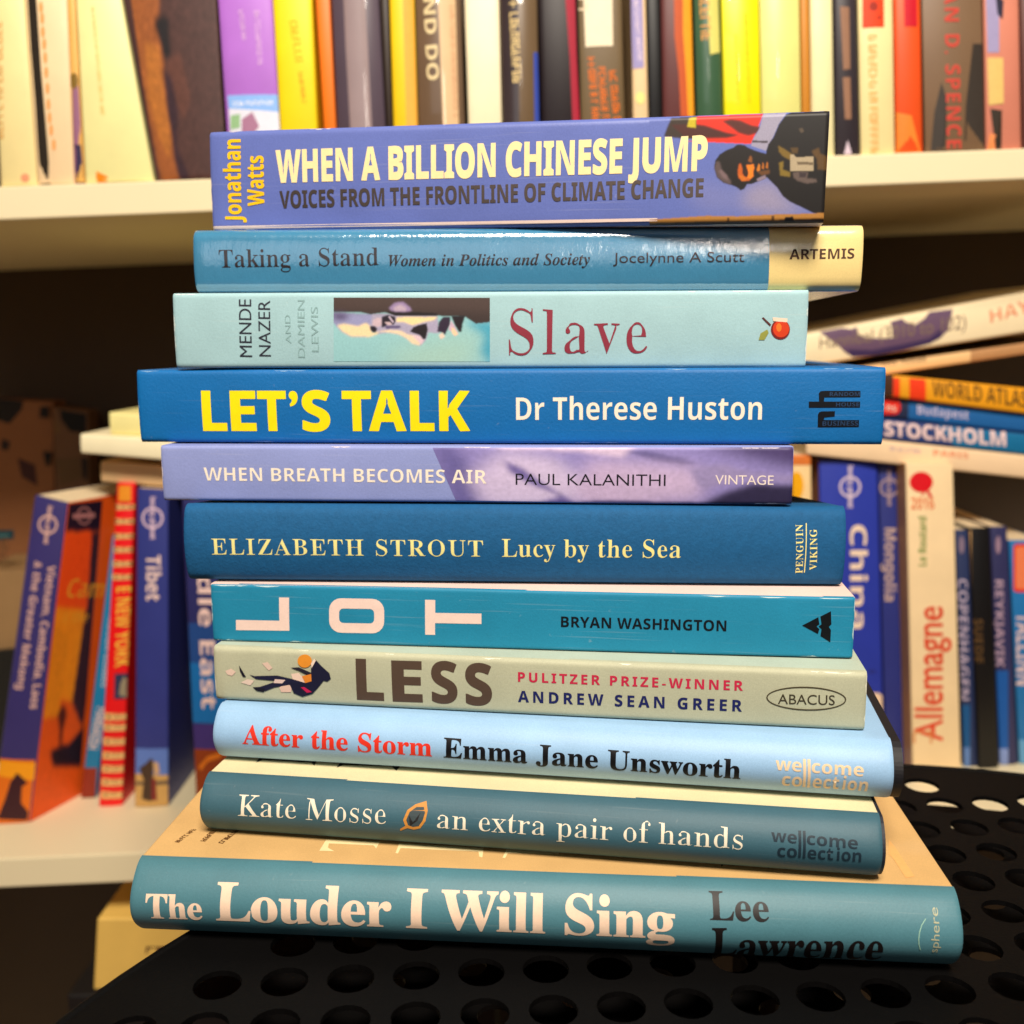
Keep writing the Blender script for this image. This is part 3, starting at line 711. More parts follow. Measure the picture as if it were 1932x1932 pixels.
# 9: pale aqua paperback
b = stack('slave', 'paperback_book', 'pale aqua paperback with a photo strip and a red apple mark, third from the top', 130, (162, 198, 204),
          rad=1.2, bulge=0.5, gloss=MATTE)
b.T('author_lettering', [('MENDE', (476.5, 674), (474.5, 565), 25), ('NAZER', (512, 673), (510, 567), 24)], (44, 46, 58), 'sans', 0.0)
b.T('second_author_lettering', [('AND', (550, 648), (548, 594), 11), ('DAMIEN', (576, 675), (575, 566), 14), ('LEWIS', (602, 664), (600, 579), 14)], (138, 172, 174), 'sans', 0.0)
zS = Z(970, 860, 500)
b.Ph('cover_picture', M(zA, [(842, 462), (1732, 462), (1732, 826), (842, 826)]), [
 ((170, 206, 192), M(zS, [(700, 700), (1000, 640), (1400, 560), (1700, 480), (1720, 640), (1600, 840), (700, 840)]), 60),
 ((74, 164, 190), M(zS, [(1560, 330), (1860, 340), (1860, 830), (1730, 700), (1780, 500), (1620, 400)]), 20),
 ((150, 150, 190), M(zS, [(50, 240), (250, 250), (380, 260), (500, 260), (640, 270), (500, 440), (440, 520), (260, 516), (150, 460), (90, 400), (60, 360)]), 6),
 ((172, 164, 190), M(zS, [(500, 260), (800, 260), (1240, 270), (1270, 480), (1230, 480), (1140, 470), (1110, 560), (1050, 620), (1000, 600), (900, 540), (820, 490), (690, 470), (560, 490), (480, 430)]), 5),
 ((244, 218, 170), M(zS, [(100, 390), (180, 370), (340, 400), (430, 360), (470, 390), (500, 470), (580, 465), (560, 490), (470, 522), (260, 518), (160, 460)]), 9),
 ((246, 220, 160), M(zS, [(780, 300), (900, 290), (1100, 295), (1250, 290), (1200, 330), (1090, 350), (960, 390), (860, 350), (770, 350)]), 7),
 ((240, 214, 180), M(zS, [(560, 460), (700, 440), (830, 450), (900, 490), (1000, 510), (1060, 560), (1040, 620), (960, 600), (880, 530), (800, 490), (690, 470)]), 6),
 ((226, 196, 206), M(zS, [(950, 500), (1050, 510), (1090, 560), (1060, 610), (1010, 560)]), 5),
 ((206, 180, 190), M(zS, [(510, 330), (560, 300), (610, 310), (620, 380), (560, 410), (500, 390)]), 5),
 ((60, 48, 46), M(zS, [(40, 60), (1860, 60), (1860, 350), (1680, 370), (1560, 290), (1250, 280), (950, 275), (760, 275), (640, 240), (480, 265), (380, 240), (60, 240)]), 3),
 ((74, 58, 54), M(zS, [(40, 60), (1860, 60), (1860, 250), (1300, 220), (1000, 230), (700, 220), (60, 220)]), 20),
 ((32, 26, 28), M(zS, [(660, 230), (950, 235), (1240, 250), (1240, 275), (950, 280), (760, 280)]), 5),
 ((152, 130, 170), M(zS, [(690, 190), (760, 130), (850, 120), (930, 180), (950, 225), (850, 235), (720, 225)]), 7),
 ((186, 164, 182), M(zS, [(740, 190), (820, 150), (890, 190), (880, 228), (760, 222)]), 8),
 ((80, 66, 104), M(zS, [(60, 245), (180, 250), (250, 290), (180, 330), (70, 330)]), 12),
 ((36, 28, 38), M(zS, [(480, 400), (530, 400), (560, 430), (540, 470), (510, 475), (480, 440)]), 4),
 ((40, 32, 44), M(zS, [(610, 290), (680, 270), (760, 290), (770, 340), (740, 390), (690, 360), (660, 400), (610, 415)]), 4),
 ((196, 176, 196), M(zS, [(680, 290), (700, 285), (750, 350), (735, 362)]), 2), ((206, 180, 186), M(zS, [(640, 350), (700, 350), (730, 385), (680, 390)]), 3),
 ((92, 80, 120), M(zS, [(640, 395), (820, 390), (830, 420), (660, 430)]), 5),
 ((38, 30, 36), M(zS, [(930, 460), (970, 410), (1030, 385), (1120, 365), (1135, 440), (1110, 540), (1085, 550), (1040, 500), (980, 480)]), 3),
 ((50, 38, 58), M(zS, [(1240, 460), (1260, 350), (1310, 290), (1390, 290), (1390, 380), (1330, 500), (1290, 470)]), 4),
 ((36, 28, 34), M(zS, [(1400, 280), (1560, 280), (1530, 380), (1520, 460), (1490, 465), (1440, 390)]), 4),
 ((206, 176, 196), M(zS, [(1370, 440), (1400, 330), (1440, 400), (1480, 480), (1440, 515), (1410, 460)]), 3),
 ((240, 208, 170), M(zS, [(1400, 410), (1430, 420), (1480, 490), (1440, 512), (1410, 480)]), 3), ((232, 206, 186), M(zS, [(1260, 500), (1300, 470), (1330, 520), (1280, 550)]), 4),
], (150, 200, 204), nx=260, ny=110, blur=4, grain=0.03)
b.T('title_lettering', [('Slave', (960, 669), (1221, 668), 84)], (142, 50, 66), 'serif', -0.026, 1.12)
b.Pic('publisher_mark', [
 ((150, 152, 70), M(zB, [(1300, 640), (1310, 605), (1345, 585), (1352, 602), (1330, 640)])),
 ((90, 44, 40), M(zB, [(1316, 525), (1326, 522), (1365, 560), (1358, 568)])),
 ((122, 30, 26), ell(*zB((1413, 585)), 18.0, 19.0)), ((214, 62, 26), ell(*zB((1416, 582)), 15.5, 16.0)),
 ((240, 214, 190), M(zB, [(1372, 522), (1450, 528), (1448, 548), (1376, 542)])),
 ((232, 120, 40), ell(*zB((1405, 575)), 5, 8))])
b.wear((226, 236, 230), 5, 0.6)

# 8: strong blue paperback, the longest of the upper ones
b = stack('lets', 'paperback_book', 'strong blue paperback with big yellow capitals, fourth from the top', 150, (10, 104, 172),
          back=(26, 40, 78), rad=1.3, bulge=0.6, gloss=dict(rough=0.55, bump=0.3, spec=0.35, vary=0.09, scuff=0.15))
LT = []
for ch, x0, x1 in (('L', 385, 512), ('E', 532, 664), ('T', 674, 822), ('S', 902, 1048), ('T', 1111, 1262), ('A', 1246, 1442), ('L', 1462, 1587), ('K', 1612, 1772)):
    LT.append((ch, zC((x0, 370)), zC((x1, 370.5)), 73.5))
LT.append(('\u2019', zC((838, 370)), zC((884, 370)), 75))
b.T('title_lettering', LT, (252, 226, 8), off=0.018)
b.T('author_lettering', [('Dr Therese Huston', (974, 792.3), (1437, 792), 43)], (246, 234, 214), off=-0.006)
zL = Z(2250, 1120, 400)
b.Pl('publisher_mark', [M(zL, p) for p in (
 [(810, 200), (835, 172), (880, 165), (1405, 165), (1405, 255), (890, 258), (882, 330), (815, 330)],
 [(668, 318), (1400, 318), (1398, 402), (668, 405)],
 [(798, 500), (815, 470), (850, 458), (1040, 455), (1038, 530), (890, 545), (882, 582), (1385, 582), (1382, 680), (795, 685)])], (8, 10, 18))
b.T('publisher_lettering', [('RANDOM', zL((965, 240)), zL((1395, 238)), 7.4), ('HOUSE', zL((1055, 388)), zL((1385, 386)), 7.4),
                            ('BUSINESS', zL((862, 664)), zL((1370, 660)), 8.5)], (36, 62, 96), off=-0.01)
b.wear((120, 160, 200), 7, 0.7)

# 7: lilac paperback
b = stack('breath', 'paperback_book', 'lilac grey paperback with a satin print on its right half, fifth from the top', 130, (142, 152, 206),
          rad=1.0, bulge=0.4, gloss=MATTE, ext=0.4, back=(58, 62, 110))
b.Ph('cover_picture', [(816, 845), (1497, 843.5), (1496, 952), (860, 944)], [
 ((96, 88, 150), M(zC, [(1575, 455), (1680, 455), (1780, 560), (1830, 740), (1700, 740)]), 14),
 ((214, 190, 218), M(zD, [(-60, 400), (700, 400), (620, 470), (420, 440), (200, 430), (60, 430)]), 8),
 ((206, 188, 222), M(zD, [(60, 440), (300, 470), (420, 560), (560, 640), (300, 690), (-40, 690), (-100, 560)]), 12),
 ((110, 96, 160), M(zD, [(60, 480), (150, 520), (260, 600), (420, 690), (200, 690), (330, 650), (200, 600), (80, 530)]), 7),
 ((92, 84, 140), M(zD, [(640, 440), (760, 440), (900, 470), (990, 500), (900, 505), (760, 480)]), 4),
 ((196, 172, 208), M(zD, [(480, 480), (800, 500), (1000, 520), (1000, 660), (700, 690), (450, 690), (380, 620)]), 14),
 ((70, 56, 104), M(zD, [(900, 400), (1450, 400), (1450, 520), (1300, 490), (1120, 440)]), 12),
 ((44, 38, 70), M(zD, [(1000, 690), (1120, 630), (1250, 590), (1450, 600), (1450, 700)]), 10),
 ((150, 136, 182), M(zD, [(940, 520), (1100, 500), (1250, 540), (1450, 560), (1450, 585), (1200, 570), (1000, 620)]), 9),
 ((84, 74, 130), M(zD, [(330, 690), (500, 672), (900, 680), (1000, 690), (1000, 720), (330, 720)]), 4),
], (142, 130, 190), nx=190, ny=40, grain=0.04)
b.T('title_lettering', [('WHEN BREATH BECOMES AIR', (385, 907), (918, 912.5), 25.5)], (248, 234, 214), off=-0.012)
b.T('author_lettering', [('PAUL KALANITHI', (973, 914.5), (1255.5, 916.5), 23)], (24, 22, 30), 'sans', -0.006)
b.T('publisher_lettering', [('VINTAGE', (1349, 913.3), (1459, 914.5), 18.6)], (238, 222, 214), 'sans', 0.0)
b.wear((226, 214, 220), 9, 0.6)

# 6: navy cloth hardback
cloth = mat((24, 88, 136), 0.75, 0.12, 0.5, 0.25, 0, 0, 500)
b = stack('lucy', 'hardback_book', 'dark teal blue cloth hardback with pale gold serif lettering, sixth from the top', 140, (24, 88, 136), spine_m=cloth, front_m=cloth,
          rad=2.6, bulge=2.6, board=2.4, lip=2.5, taper=14, gloss=dict(rough=0.75, bump=0.5, spec=0.25))
gold = ink((244, 232, 150), 0.45)
b.T('author_lettering', [('ELIZABETH STROUT', (400, 1046.5), (911.5, 1050), 29.5)], None, 'serif', -0.018, 1.12, m=gold)
b.T('title_lettering', [('Lucy by the Sea', (947, 1050.5), (1284, 1052.5), 33)], None, 'serif', -0.014, 1.04, m=gold)
b.T('publisher_lettering', [('PENGUIN', (1513.5, 1081), (1513.8, 989), 13), ('VIKING', (1540, 1075), (1540.5, 998), 13)], None, 'serif', -0.004, 1.1, m=gold)
b.Pl('publisher_rule', [line((1517, 1080), (1520.6, 986.7), 1.8)], m=gold)

# 5: teal paperback
b = stack('lot', 'paperback_book', 'teal paperback with three wide pink capitals set on their sides, fifth from the bottom', 130, (30, 132, 168),
          front=(244, 210, 198), back=(90, 110, 130), rad=0.7, bulge=0.3, gloss=MATTE, ext=0.5)
ri, ro = [], []
def rr(x0, y0, x1, y1, r, n=5):
    pts = []
    for cx, cy, a0 in ((x1 - r, y0 + r, -90), (x1 - r, y1 - r, 0), (x0 + r, y1 - r, 90), (x0 + r, y0 + r, 180)):
        for k in range(n + 1):
            a = math.radians(a0 + 90 * k / n); pts.append((cx + r * math.cos(a), cy + r * math.sin(a)))
    return pts
RO, RI = rr(828, 155, 1114, 334, 62), rr(880, 208, 1062, 283, 22)
RO = [(x, y + (x - 970) * 0.018) for x, y in RO]; RI = [(x, y + (x - 970) * 0.018) for x, y in RI]
b.Pl('title_lettering', [M(zE, [(568, 149), (620, 150), (622, 322), (345, 318), (345, 265), (570, 270)]),
                         M(zE, [(1326, 161), (1379, 162), (1379, 229), (1619, 232), (1619, 286), (1378, 282), (1378, 343), (1327, 342)])]
     + [M(zE, [RO[k], RO[(k + 1) % 24], RI[(k + 1) % 24], RI[k]]) for k in range(24)], (242, 212, 200))
b.T('author_lettering', [('BRYAN WASHINGTON', (1058.5, 1182.5), (1370, 1190.3), 20)], (8, 14, 22), off=0.002, space=1.03)
b.Pl('publisher_mark', [M(zF, [(1398, 268), (1475, 228), (1480, 262), (1466, 272), (1480, 285), (1473, 308)]),
                        M(zF, [(1485, 225), (1535, 200), (1537, 262), (1525, 274), (1535, 290), (1532, 348), (1485, 318), (1490, 285), (1476, 272), (1490, 262)])], (6, 10, 16))
b.wear((190, 214, 220), 11, 0.5)

# 4: sage paperback
b = stack('less', 'paperback_book', 'sage grey green paperback with brown capitals and a falling figure, fourth from the bottom', 130, (184, 184, 156),
          front=(182, 194, 176), rad=1.5, bulge=0.4, gloss=MATTE, ext=0.5)
L_ = lambda x, y: (x, y + (x - 1320) * 0.031)
b.T('title_lettering', [('L', zE((972, 676)), zE((1114, 682)), 75), ('E', zE((1158, 685)), zE((1315, 690)), 75),
                        ('S', zE((1362, 690)), zE((1497, 694)), 75), ('S', zE((1538, 700)), zE((1676, 704)), 75)], (84, 66, 54), off=0.02)
b.T('prize_lettering', [('PULITZER PRIZE-WINNER', zF((48, 535)), zF((1117, 578)), 18)], (196, 40, 72), off=0.012, space=1.35)
b.T('author_lettering', [('ANDREW SEAN GREER', zF((48, 631)), zF((1112, 677)), 21)], (28, 34, 92), off=0.012, space=1.4)
b.T('publisher_lettering', [('ABACUS', zF((1283, 640)), zF((1553, 646)), 19.5)], (64, 56, 40), 'sans', 0.0)
b.Pl('publisher_oval', ring(*zF((1418, 615)), 75.5, 22.5, 2.4, 36, 0.03), (74, 64, 44))
b.Pic('cover_picture', [
 ((226, 196, 178), M(zE, [(290, 530), (320, 518), (345, 535), (325, 556), (300, 548)])), ((220, 190, 172), M(zE, [(480, 490), (510, 484), (535, 515), (515, 528)])),
 ((230, 204, 186), M(zE, [(370, 590), (405, 572), (440, 580), (420, 605)])), ((228, 190, 170), M(zE, [(570, 615), (610, 592), (640, 600), (630, 640), (580, 640)])),
 ((236, 204, 184), M(zE, [(632, 545), (670, 540), (690, 560), (735, 560), (740, 590), (690, 600), (640, 575)])),
 ((30, 30, 56), M(zE, [(415, 548), (440, 556), (560, 553), (640, 572), (720, 596), (700, 622), (620, 602), (545, 615), (495, 635), (440, 614), (470, 612), (560, 582), (450, 572)])),
 ((226, 196, 186), M(zE, [(548, 572), (602, 576), (585, 594), (540, 592)])),
 ((26, 26, 50), M(zE, [(620, 590), (700, 592), (735, 570), (735, 500), (758, 470), (790, 505), (830, 540), (838, 570), (820, 584), (800, 580), (768, 620), (742, 648), (690, 664), (645, 645)])),
 ((24, 22, 36), M(zE, [(362, 500), (374, 520), (398, 560), (382, 560), (366, 530)])), ((24, 22, 36), M(zE, [(432, 612), (495, 622), (490, 640), (452, 632)])),
 ((226, 142, 44), ell(*zE((702, 478)), 13.5, 12.5)), ((238, 214, 196), M(zE, [(735, 490), (752, 466), (760, 475), (738, 515)])),
 ((36, 32, 44), M(zE, [(628, 512), (672, 510), (740, 540), (720, 552), (668, 526)])),
 ((226, 132, 44), M(zE, [(688, 556), (736, 545), (738, 582), (705, 592)])), ((196, 30, 80), M(zE, [(682, 614), (700, 612), (740, 638), (714, 642)]))])
b.wear((228, 226, 204), 13, 0.6)

# 3: pale blue jacketed hardback
b = stack('after', 'hardback_book', 'pale blue hardback with red and black serif lettering, third from the bottom', 135, (152, 190, 226),
          rad=2.0, bulge=5.6, board=2.2, lip=2.5, case=(2.6, (22, 20, 24)), gloss=dict(rough=0.5, bump=0.12, vary=0.09, scuff=0.12))
b.T('title_lettering', [('After the Storm', (458, 1402.5), (815, 1427.5), 34)], (226, 52, 32), 'serif', 0.008)
b.T('author_lettering', [('Emma Jane Unsworth', (836.7, 1429.3), (1396.8, 1469.5), 35.5)], (14, 12, 16), 'serif', 0.008)
wc = ink((240, 208, 168))
b.T('publisher_lettering', [('we', (1463, 1452), (1512, 1455.5), 24.5), ('come', (1531, 1457), (1629, 1464), 24.5), ('co', (1474, 1481), (1512, 1483.5), 24.5),
                            ('ect', (1532, 1485), (1581, 1488), 24.5), ('ion', (1588, 1488.5), (1635, 1492), 24.5)], None, 'sansb', 0.0, m=wc)
b.Pl('publisher_mark', [line((1517.5, 1431), (1516.5, 1484), 5.4), line((1526, 1431.5), (1525, 1485), 5.4)], m=wc)
tp = b.sf
# 2: slate teal hardback with a yellow cover
b = stack('kate', 'hardback_book', 'slate teal hardback with a pale yellow cover and a leaf mark, second from the bottom', 135, (58, 96, 110),
          front=(230, 214, 170), rad=1.6, bulge=6.0, board=2.2, lip=2.5, case=(0.9, (34, 34, 44)), gloss=dict(rough=0.55, bump=0.12, vary=0.09, scuff=0.12))
cr = ink((240, 228, 204))
b.T('author_lettering', [('Kate Mosse', (449, 1539), (728, 1556), 40)], None, 'serif', -0.026, m=cr)
b.T('title_lettering', [('an extra pair of hands', (824.3, 1563), (1400.6, 1602.3), 39)], None, 'serif', -0.026, m=cr)
leaf = [(1245, 380), (1248, 430), (1235, 480), (1210, 515), (1175, 520), (1145, 515), (1130, 480), (1150, 430), (1190, 400)]
b.Pic('leaf_mark', [((206, 140, 62), M(zG, [(1246, 378), (1252, 430), (1240, 484), (1213, 521), (1180, 528), (1146, 520), (1110, 534), (1108, 524), (1136, 508), (1124, 478), (1146, 426), (1188, 396)])),
                    ((62, 74, 78), M(zG, [(1232, 410), (1238, 440), (1226, 480), (1205, 510), (1175, 514), (1150, 505), (1140, 478), (1158, 436), (1194, 410)])),
                    ((38, 36, 36), M(zG, [(1155, 452), (1175, 490), (1215, 438), (1200, 480), (1160, 510)]))])
dw = ink((30, 46, 58))
b.T('publisher_lettering', [('we', (1455, 1586.4), (1503, 1590.5), 23), ('come', (1522, 1592), (1618, 1601), 23), ('co', (1466, 1615), (1503, 1617), 23),
                            ('ect', (1523, 1618.5), (1571, 1621.5), 23), ('ion', (1578, 1622), (1624, 1625), 23)], None, 'sansb', 0.0, m=dw)
b.Pl('publisher_mark', [line((1508.5, 1566), (1508, 1617), 5.2), line((1517, 1566.5), (1516.5, 1618), 5.2)], m=dw)
f = b.sf
top = Surf(f.c[3] + b.d.normalized() * f.rad, f.c[2] + b.d.normalized() * f.rad, f.c[2] + b.d, f.c[3] + b.d, 'v')
top.polys('cover_lettering', b.fo, b.base, [M(zG, [(362, 180), (382, 150), (680, 166), (664, 196), (650, 180), (395, 166)]), M(zG, [(780, 206), (802, 176), (1112, 196), (1090, 222), (1066, 200), (815, 192)])], (14, 12, 14))

# 1: the big teal hardback at the bottom
b = stack('louder', 'hardback_book', 'large teal hardback with a tan cover and big cream serif lettering, lowest of the stack', 156, (74, 122, 134),
          front=(216, 174, 114), rad=1.6, bulge=7.5, board=2.4, lip=3, ext=0.3, gloss=dict(rough=0.5, bump=0.12, vary=0.09, scuff=0.12))
pk = ink((240, 208, 182))
b.T('title_lettering', [('The', (278, 1731.5), (383.5, 1735), 44), ('Louder I Will Sing', (408, 1736), (1273, 1771), 71)], None, 'serif', 0.010, 0.97, m=pk)
b.T('author_lettering', [('Lee', (1339.5, 1735), (1451.5, 1738.3), 53), ('Lawrence', (1339.5, 1800), (1659, 1810), 53)], (22, 16, 16), 'serif', 0.004)
z4 = Z(2224, 2324, 800)
b.T('publisher_lettering', [('sphere', (1767, 1796), (1767.5, 1711), 16)], (176, 176, 146), 'sans', 0.0)
arc = [z4((1228, 935)), z4((1200, 980)), z4((1184, 1030)), z4((1178, 1080)), z4((1180, 1120)), z4((1190, 1158))]
b.Pl('publisher_mark', [line(arc[i], arc[i + 1], 1.8) for i in range(5)], (150, 190, 170))
f = b.sf; dn = b.d.normalized()
top = Surf(f.c[3] + dn * f.rad, f.c[2] + dn * f.rad, f.c[2] + b.d, f.c[3] + b.d, 'v')
top.polys('cover_title', b.fo, b.base, [M(zG, p) for p in (
 [(690, 638), (726, 580), (1005, 590), (985, 626), (972, 610), (740, 600), (735, 622), (768, 640)],
 [(1085, 650), (1105, 598), (1542, 622), (1536, 672), (1520, 668), (1516, 642), (1112, 624), (1098, 652)],
 [(1640, 674), (1662, 628), (1932, 640), (1932, 656), (1668, 650), (1654, 676)])], (248, 226, 170))
top.polys('cover_sticker_strip', b.fo, b.base, [M(z4, [(966, 372), (1012, 430), (1152, 640), (1088, 650), (1005, 520), (968, 480)])], (232, 178, 110))  # pale tan sticker line on the cover
zz = Z(0, 2400, 1000)
for i, (p, q, h) in enumerate((((1020, 172), (1130, 90), 7), ((1165, 172), (1250, 92), 7), ((1270, 178), (1372, 98), 7))):
    top.scribble('cover_lettering', b.fo, b.base, zz(p), zz(q), h, (96, 56, 20), i + 3)
top.polys('cover_rule', b.fo, b.base, [M(zH, [(930, 702), (1180, 716), (1180, 732), (1165, 724), (940, 712), (932, 722)])], (40, 26, 18))

# ------------------------------------------------------------------ upper shelf: a row of upright books
UPG = 'books standing on the upper shelf'
def up_y(x): return 351.0 - 0.0366 * x
def upright(name, label, x0t, x1t, x0b, x1b, color, top=-90, Y=YS + 3, depth=135, bulge=1.2, group=UPG, **kw):
    """edges of the spine at y = 0 and y = 345 of the photo; the top is above the frame"""
    def X(xt, xb, y): return xt + (xb - xt) * y / 345.0
    def pt(xt, xb, y): return at_y(X(xt, xb, y), y, Y)
    yb0, yb1 = up_y(x0b) + 0.5, up_y(x1b) + 0.5
    kw.setdefault('gloss', dict(rough=0.5, bump=0.05, vary=0.05))
    return Book(name, label, group, (pt(x0t, x0b, yb0), pt(x1t, x1b, yb1), pt(x1t, x1b, top), pt(x0t, x0b, top)),
                (0, depth, 0), 'u', color, bulge=bulge, rad=0.4, **kw)
GL = dict(rough=0.4, bump=0.03, vary=0.05, coat=1.0, coat_rough=0.03)
z1 = Z(0, 0, 1000); z1b = Z(0, 0, 700); z2 = Z(900, 0, 1000); z3 = Z(2024, 0, 1000); z3b = Z(1880, 0, 600)

b = upright('paperback_book', 'cream paperback with faded tan script at the left end of the upper shelf', -14, 46, 2, 70, (246, 226, 160))
b.Sc('title_lettering', z1b((30, 1130)), z1b((20, 150)), 20, (226, 176, 104), 3)
b.Pl('publisher_mark', [ell(*z1b((205, 1450)), 8, 8)], (226, 150, 110))
b = upright('paperback_book', 'pinkish cream book with a black band down its left side on the upper shelf', 48, 126, 72, 140, (246, 214, 168))
b.Pl('black_band', [M(z1b, [(222, -200), (225, 0), (250, 400), (285, 800), (310, 1200), (330, 1510), (412, 1510), (385, 1150), (360, 850), (335, 560), (318, 300), (298, 0), (285, -200)])], (44, 36, 28))
b.Pl('orange_motif', [ell(*z1b((x, y)), 3.6, 11) for x, y in ((335, 60), (345, 150), (350, 260), (362, 360), (370, 470), (378, 590), (388, 720), (395, 850), (405, 960), (418, 1060), (440, 1180))], (240, 160, 90))
b = upright('thin_book', 'thin tan and purple booklet between two cream books on the upper shelf', 127, 142, 141, 160, (232, 178, 92), bulge=0.5)
b.Pl('purple_band', [M(z1b, [(590, 700), (640, 700), (690, 1510), (608, 1510)])], (150, 100, 128))
b.Pl('dark_band', [M(z1b, [(605, 1180), (660, 1180), (692, 1510), (622, 1510)])], (56, 42, 76))
b.Pl('dark_mark', [ell(*z1b((605, 660)), 8, 15)], (130, 100, 36))
b = upright('paperback_book', 'wide pale yellow book with an orange mark at its foot on the upper shelf', 144, 229, 162, 291, (246, 238, 166), bulge=2.0)
b.Sc('title_lettering', z1((520, 40)), z1((575, 660)), 8, (244, 220, 140), 7)
b.Pl('publisher_mark', [M(z1b, [(785, 1395), (880, 1440), (870, 1500), (800, 1515), (785, 1460)])], (244, 140, 30))
b = upright('hardback_book', 'leaning dark brown book with a shadowy figure on its spine on the upper shelf', 233, 408, 296, 428, (70, 44, 42), bulge=1.0, depth=140)
b.Ph('cover_picture', [(234, -90), (406, -90), (426, 338), (296, 341)], [
 ((150, 84, 40), M(z1b, [(1040, -200), (1060, 0), (1090, 300), (1150, 600), (1200, 900), (1260, 1200), (1320, 1500), (1470, 1500), (1420, 1250), (1370, 900), (1340, 500), (1290, 250), (1300, 0), (1300, -200)])),
 ((176, 106, 42), M(z1b, [(1180, 350), (1300, 380), (1340, 750), (1400, 1150), (1380, 1300), (1290, 1100), (1210, 800)])),
 ((26, 20, 24), M(z1b, [(1260, 190), (1280, 145), (1330, 125), (1375, 150), (1380, 210), (1370, 270), (1400, 440), (1385, 480), (1340, 470), (1310, 330), (1275, 250)])),
 ((92, 54, 44), M(z1b, [(1370, 480), (1470, 430), (1560, 800), (1500, 980), (1430, 850), (1350, 620)])),
 ((52, 30, 40), M(z1b, [(1330, 560), (1400, 640), (1450, 900), (1440, 1200), (1530, 1400), (1540, 1500), (1480, 1500), (1420, 1280), (1380, 950)]))], (74, 46, 42), nx=60, ny=90, blur=3, grain=0.1)
b = upright('paperback_book', 'purple paperback with pale lettering and a blue picture at its foot on the upper shelf', 412, 513, 435, 534, (176, 108, 206), gloss=dict(rough=0.5))
b.Sc('title_lettering', z1((1450, 60)), z1((1470, 380)), 10, (226, 180, 232), 11)
b.Sc('author_lettering', z1((1360, 60)), z1((1385, 240)), 10, (226, 180, 232), 12)
b.Pic('cover_picture', [((140, 184, 246), M(z1, [(1298, 545), (1585, 540), (1600, 800), (1320, 800)])), ((226, 226, 240), M(z1, [(1305, 620), (1590, 640), (1600, 800), (1315, 800)])),
                        ((170, 120, 150), M(z1, [(1380, 680), (1440, 640), (1480, 720), (1420, 800), (1380, 800)])), ((150, 190, 140), M(z1, [(1315, 660), (1370, 650), (1370, 730), (1315, 740)]))])
b.Sc('edition_lettering', z1((1330, 605)), z1((1560, 598)), 8, (244, 244, 252), 13)
b = upright('paperback_book', 'bright yellow paperback with faint orange lettering beside the purple one', 515, 588, 535, 603, (248, 218, 10))
b.Sc('title_lettering', z1((1650, 120)), z1((1690, 380)), 16, (240, 190, 10), 14)
b.Sc('author_lettering', z1((1700, 400)), z1((1725, 600)), 9, (226, 180, 20), 15)
b = upright('thin_book', 'narrow orange spine between dark edges on the upper shelf', 596, 622, 618, 639, (244, 120, 12), bulge=0.5)
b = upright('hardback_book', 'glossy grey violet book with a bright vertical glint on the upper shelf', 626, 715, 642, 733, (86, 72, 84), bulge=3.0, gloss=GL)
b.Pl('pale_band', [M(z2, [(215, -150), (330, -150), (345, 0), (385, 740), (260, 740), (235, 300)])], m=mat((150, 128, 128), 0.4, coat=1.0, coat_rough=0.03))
b = upright('thin_book', 'thin near black spine with a gold line on the upper shelf', 717, 733, 735, 744, (46, 32, 20), bulge=0.4)
b = upright('paperback_book', 'mustard yellow paperback with an orange right half on the upper shelf', 735, 781, 746, 791, (246, 204, 20))
b.Pl('orange_half', [M(z2, [(555, -150), (612, -150), (645, 740), (580, 740)])], (238, 172, 62))
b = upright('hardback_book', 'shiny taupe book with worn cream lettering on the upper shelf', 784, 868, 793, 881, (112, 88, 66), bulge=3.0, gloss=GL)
b.T('title_lettering', [('AND DO', (797, -40), (806, 152), 22)], (236, 212, 160), space=1.02)
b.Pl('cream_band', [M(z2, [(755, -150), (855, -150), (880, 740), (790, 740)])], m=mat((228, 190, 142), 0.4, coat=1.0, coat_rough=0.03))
b.Sc('author_lettering', (848, 10), (856, 225), 9, (206, 150, 110), 17)
b = upright('paperback_book', 'plain cream white spine in the middle of the upper shelf', 877, 941, 888, 949, (250, 236, 196), bulge=0.8)
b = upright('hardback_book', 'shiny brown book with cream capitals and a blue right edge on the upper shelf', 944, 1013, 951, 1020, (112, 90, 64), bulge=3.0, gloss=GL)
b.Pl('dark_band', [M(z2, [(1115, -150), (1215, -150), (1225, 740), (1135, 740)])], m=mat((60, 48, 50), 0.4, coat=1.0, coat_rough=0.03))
b.Sc('title_lettering', (959, -20), (968, 165), 17, (236, 206, 140), 18)
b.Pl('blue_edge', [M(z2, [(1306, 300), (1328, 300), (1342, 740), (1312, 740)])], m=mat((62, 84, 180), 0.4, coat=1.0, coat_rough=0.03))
b = upright('hardback_book', 'black book with a crimson strip down its right side on the upper shelf', 1016, 1088, 1026, 1098, (26, 12, 16))
b.Pl('crimson_strip', [M(z2, [(1476, -150), (1538, -150), (1550, 300), (1572, 740), (1530, 740), (1512, 330)])], (166, 28, 52))
b = upright('paperback_book', 'taupe paperback with a white label and orange vertical lettering on the upper shelf', 1091, 1172, 1100, 1182, (112, 92, 62))
b.Pl('white_label', [M(z2, [(1585, -150), (1752, -150), (1758, 262), (1602, 268)])], (248, 230, 196))
b.Sc('label_lettering', z2((1612, 60)), z2((1618, -100)), 26, (240, 216, 180), 19)
for i, (x0, y0, x1, y1) in enumerate(((1612, 330, 1640, 700), (1672, 385, 1700, 700), (1735, 405, 1765, 700))):
    b.Sc('title_lettering', z2((x0, y0)), z2((x1 + 6, y1 + 60)), 14, (240, 116, 20), 20 + i)
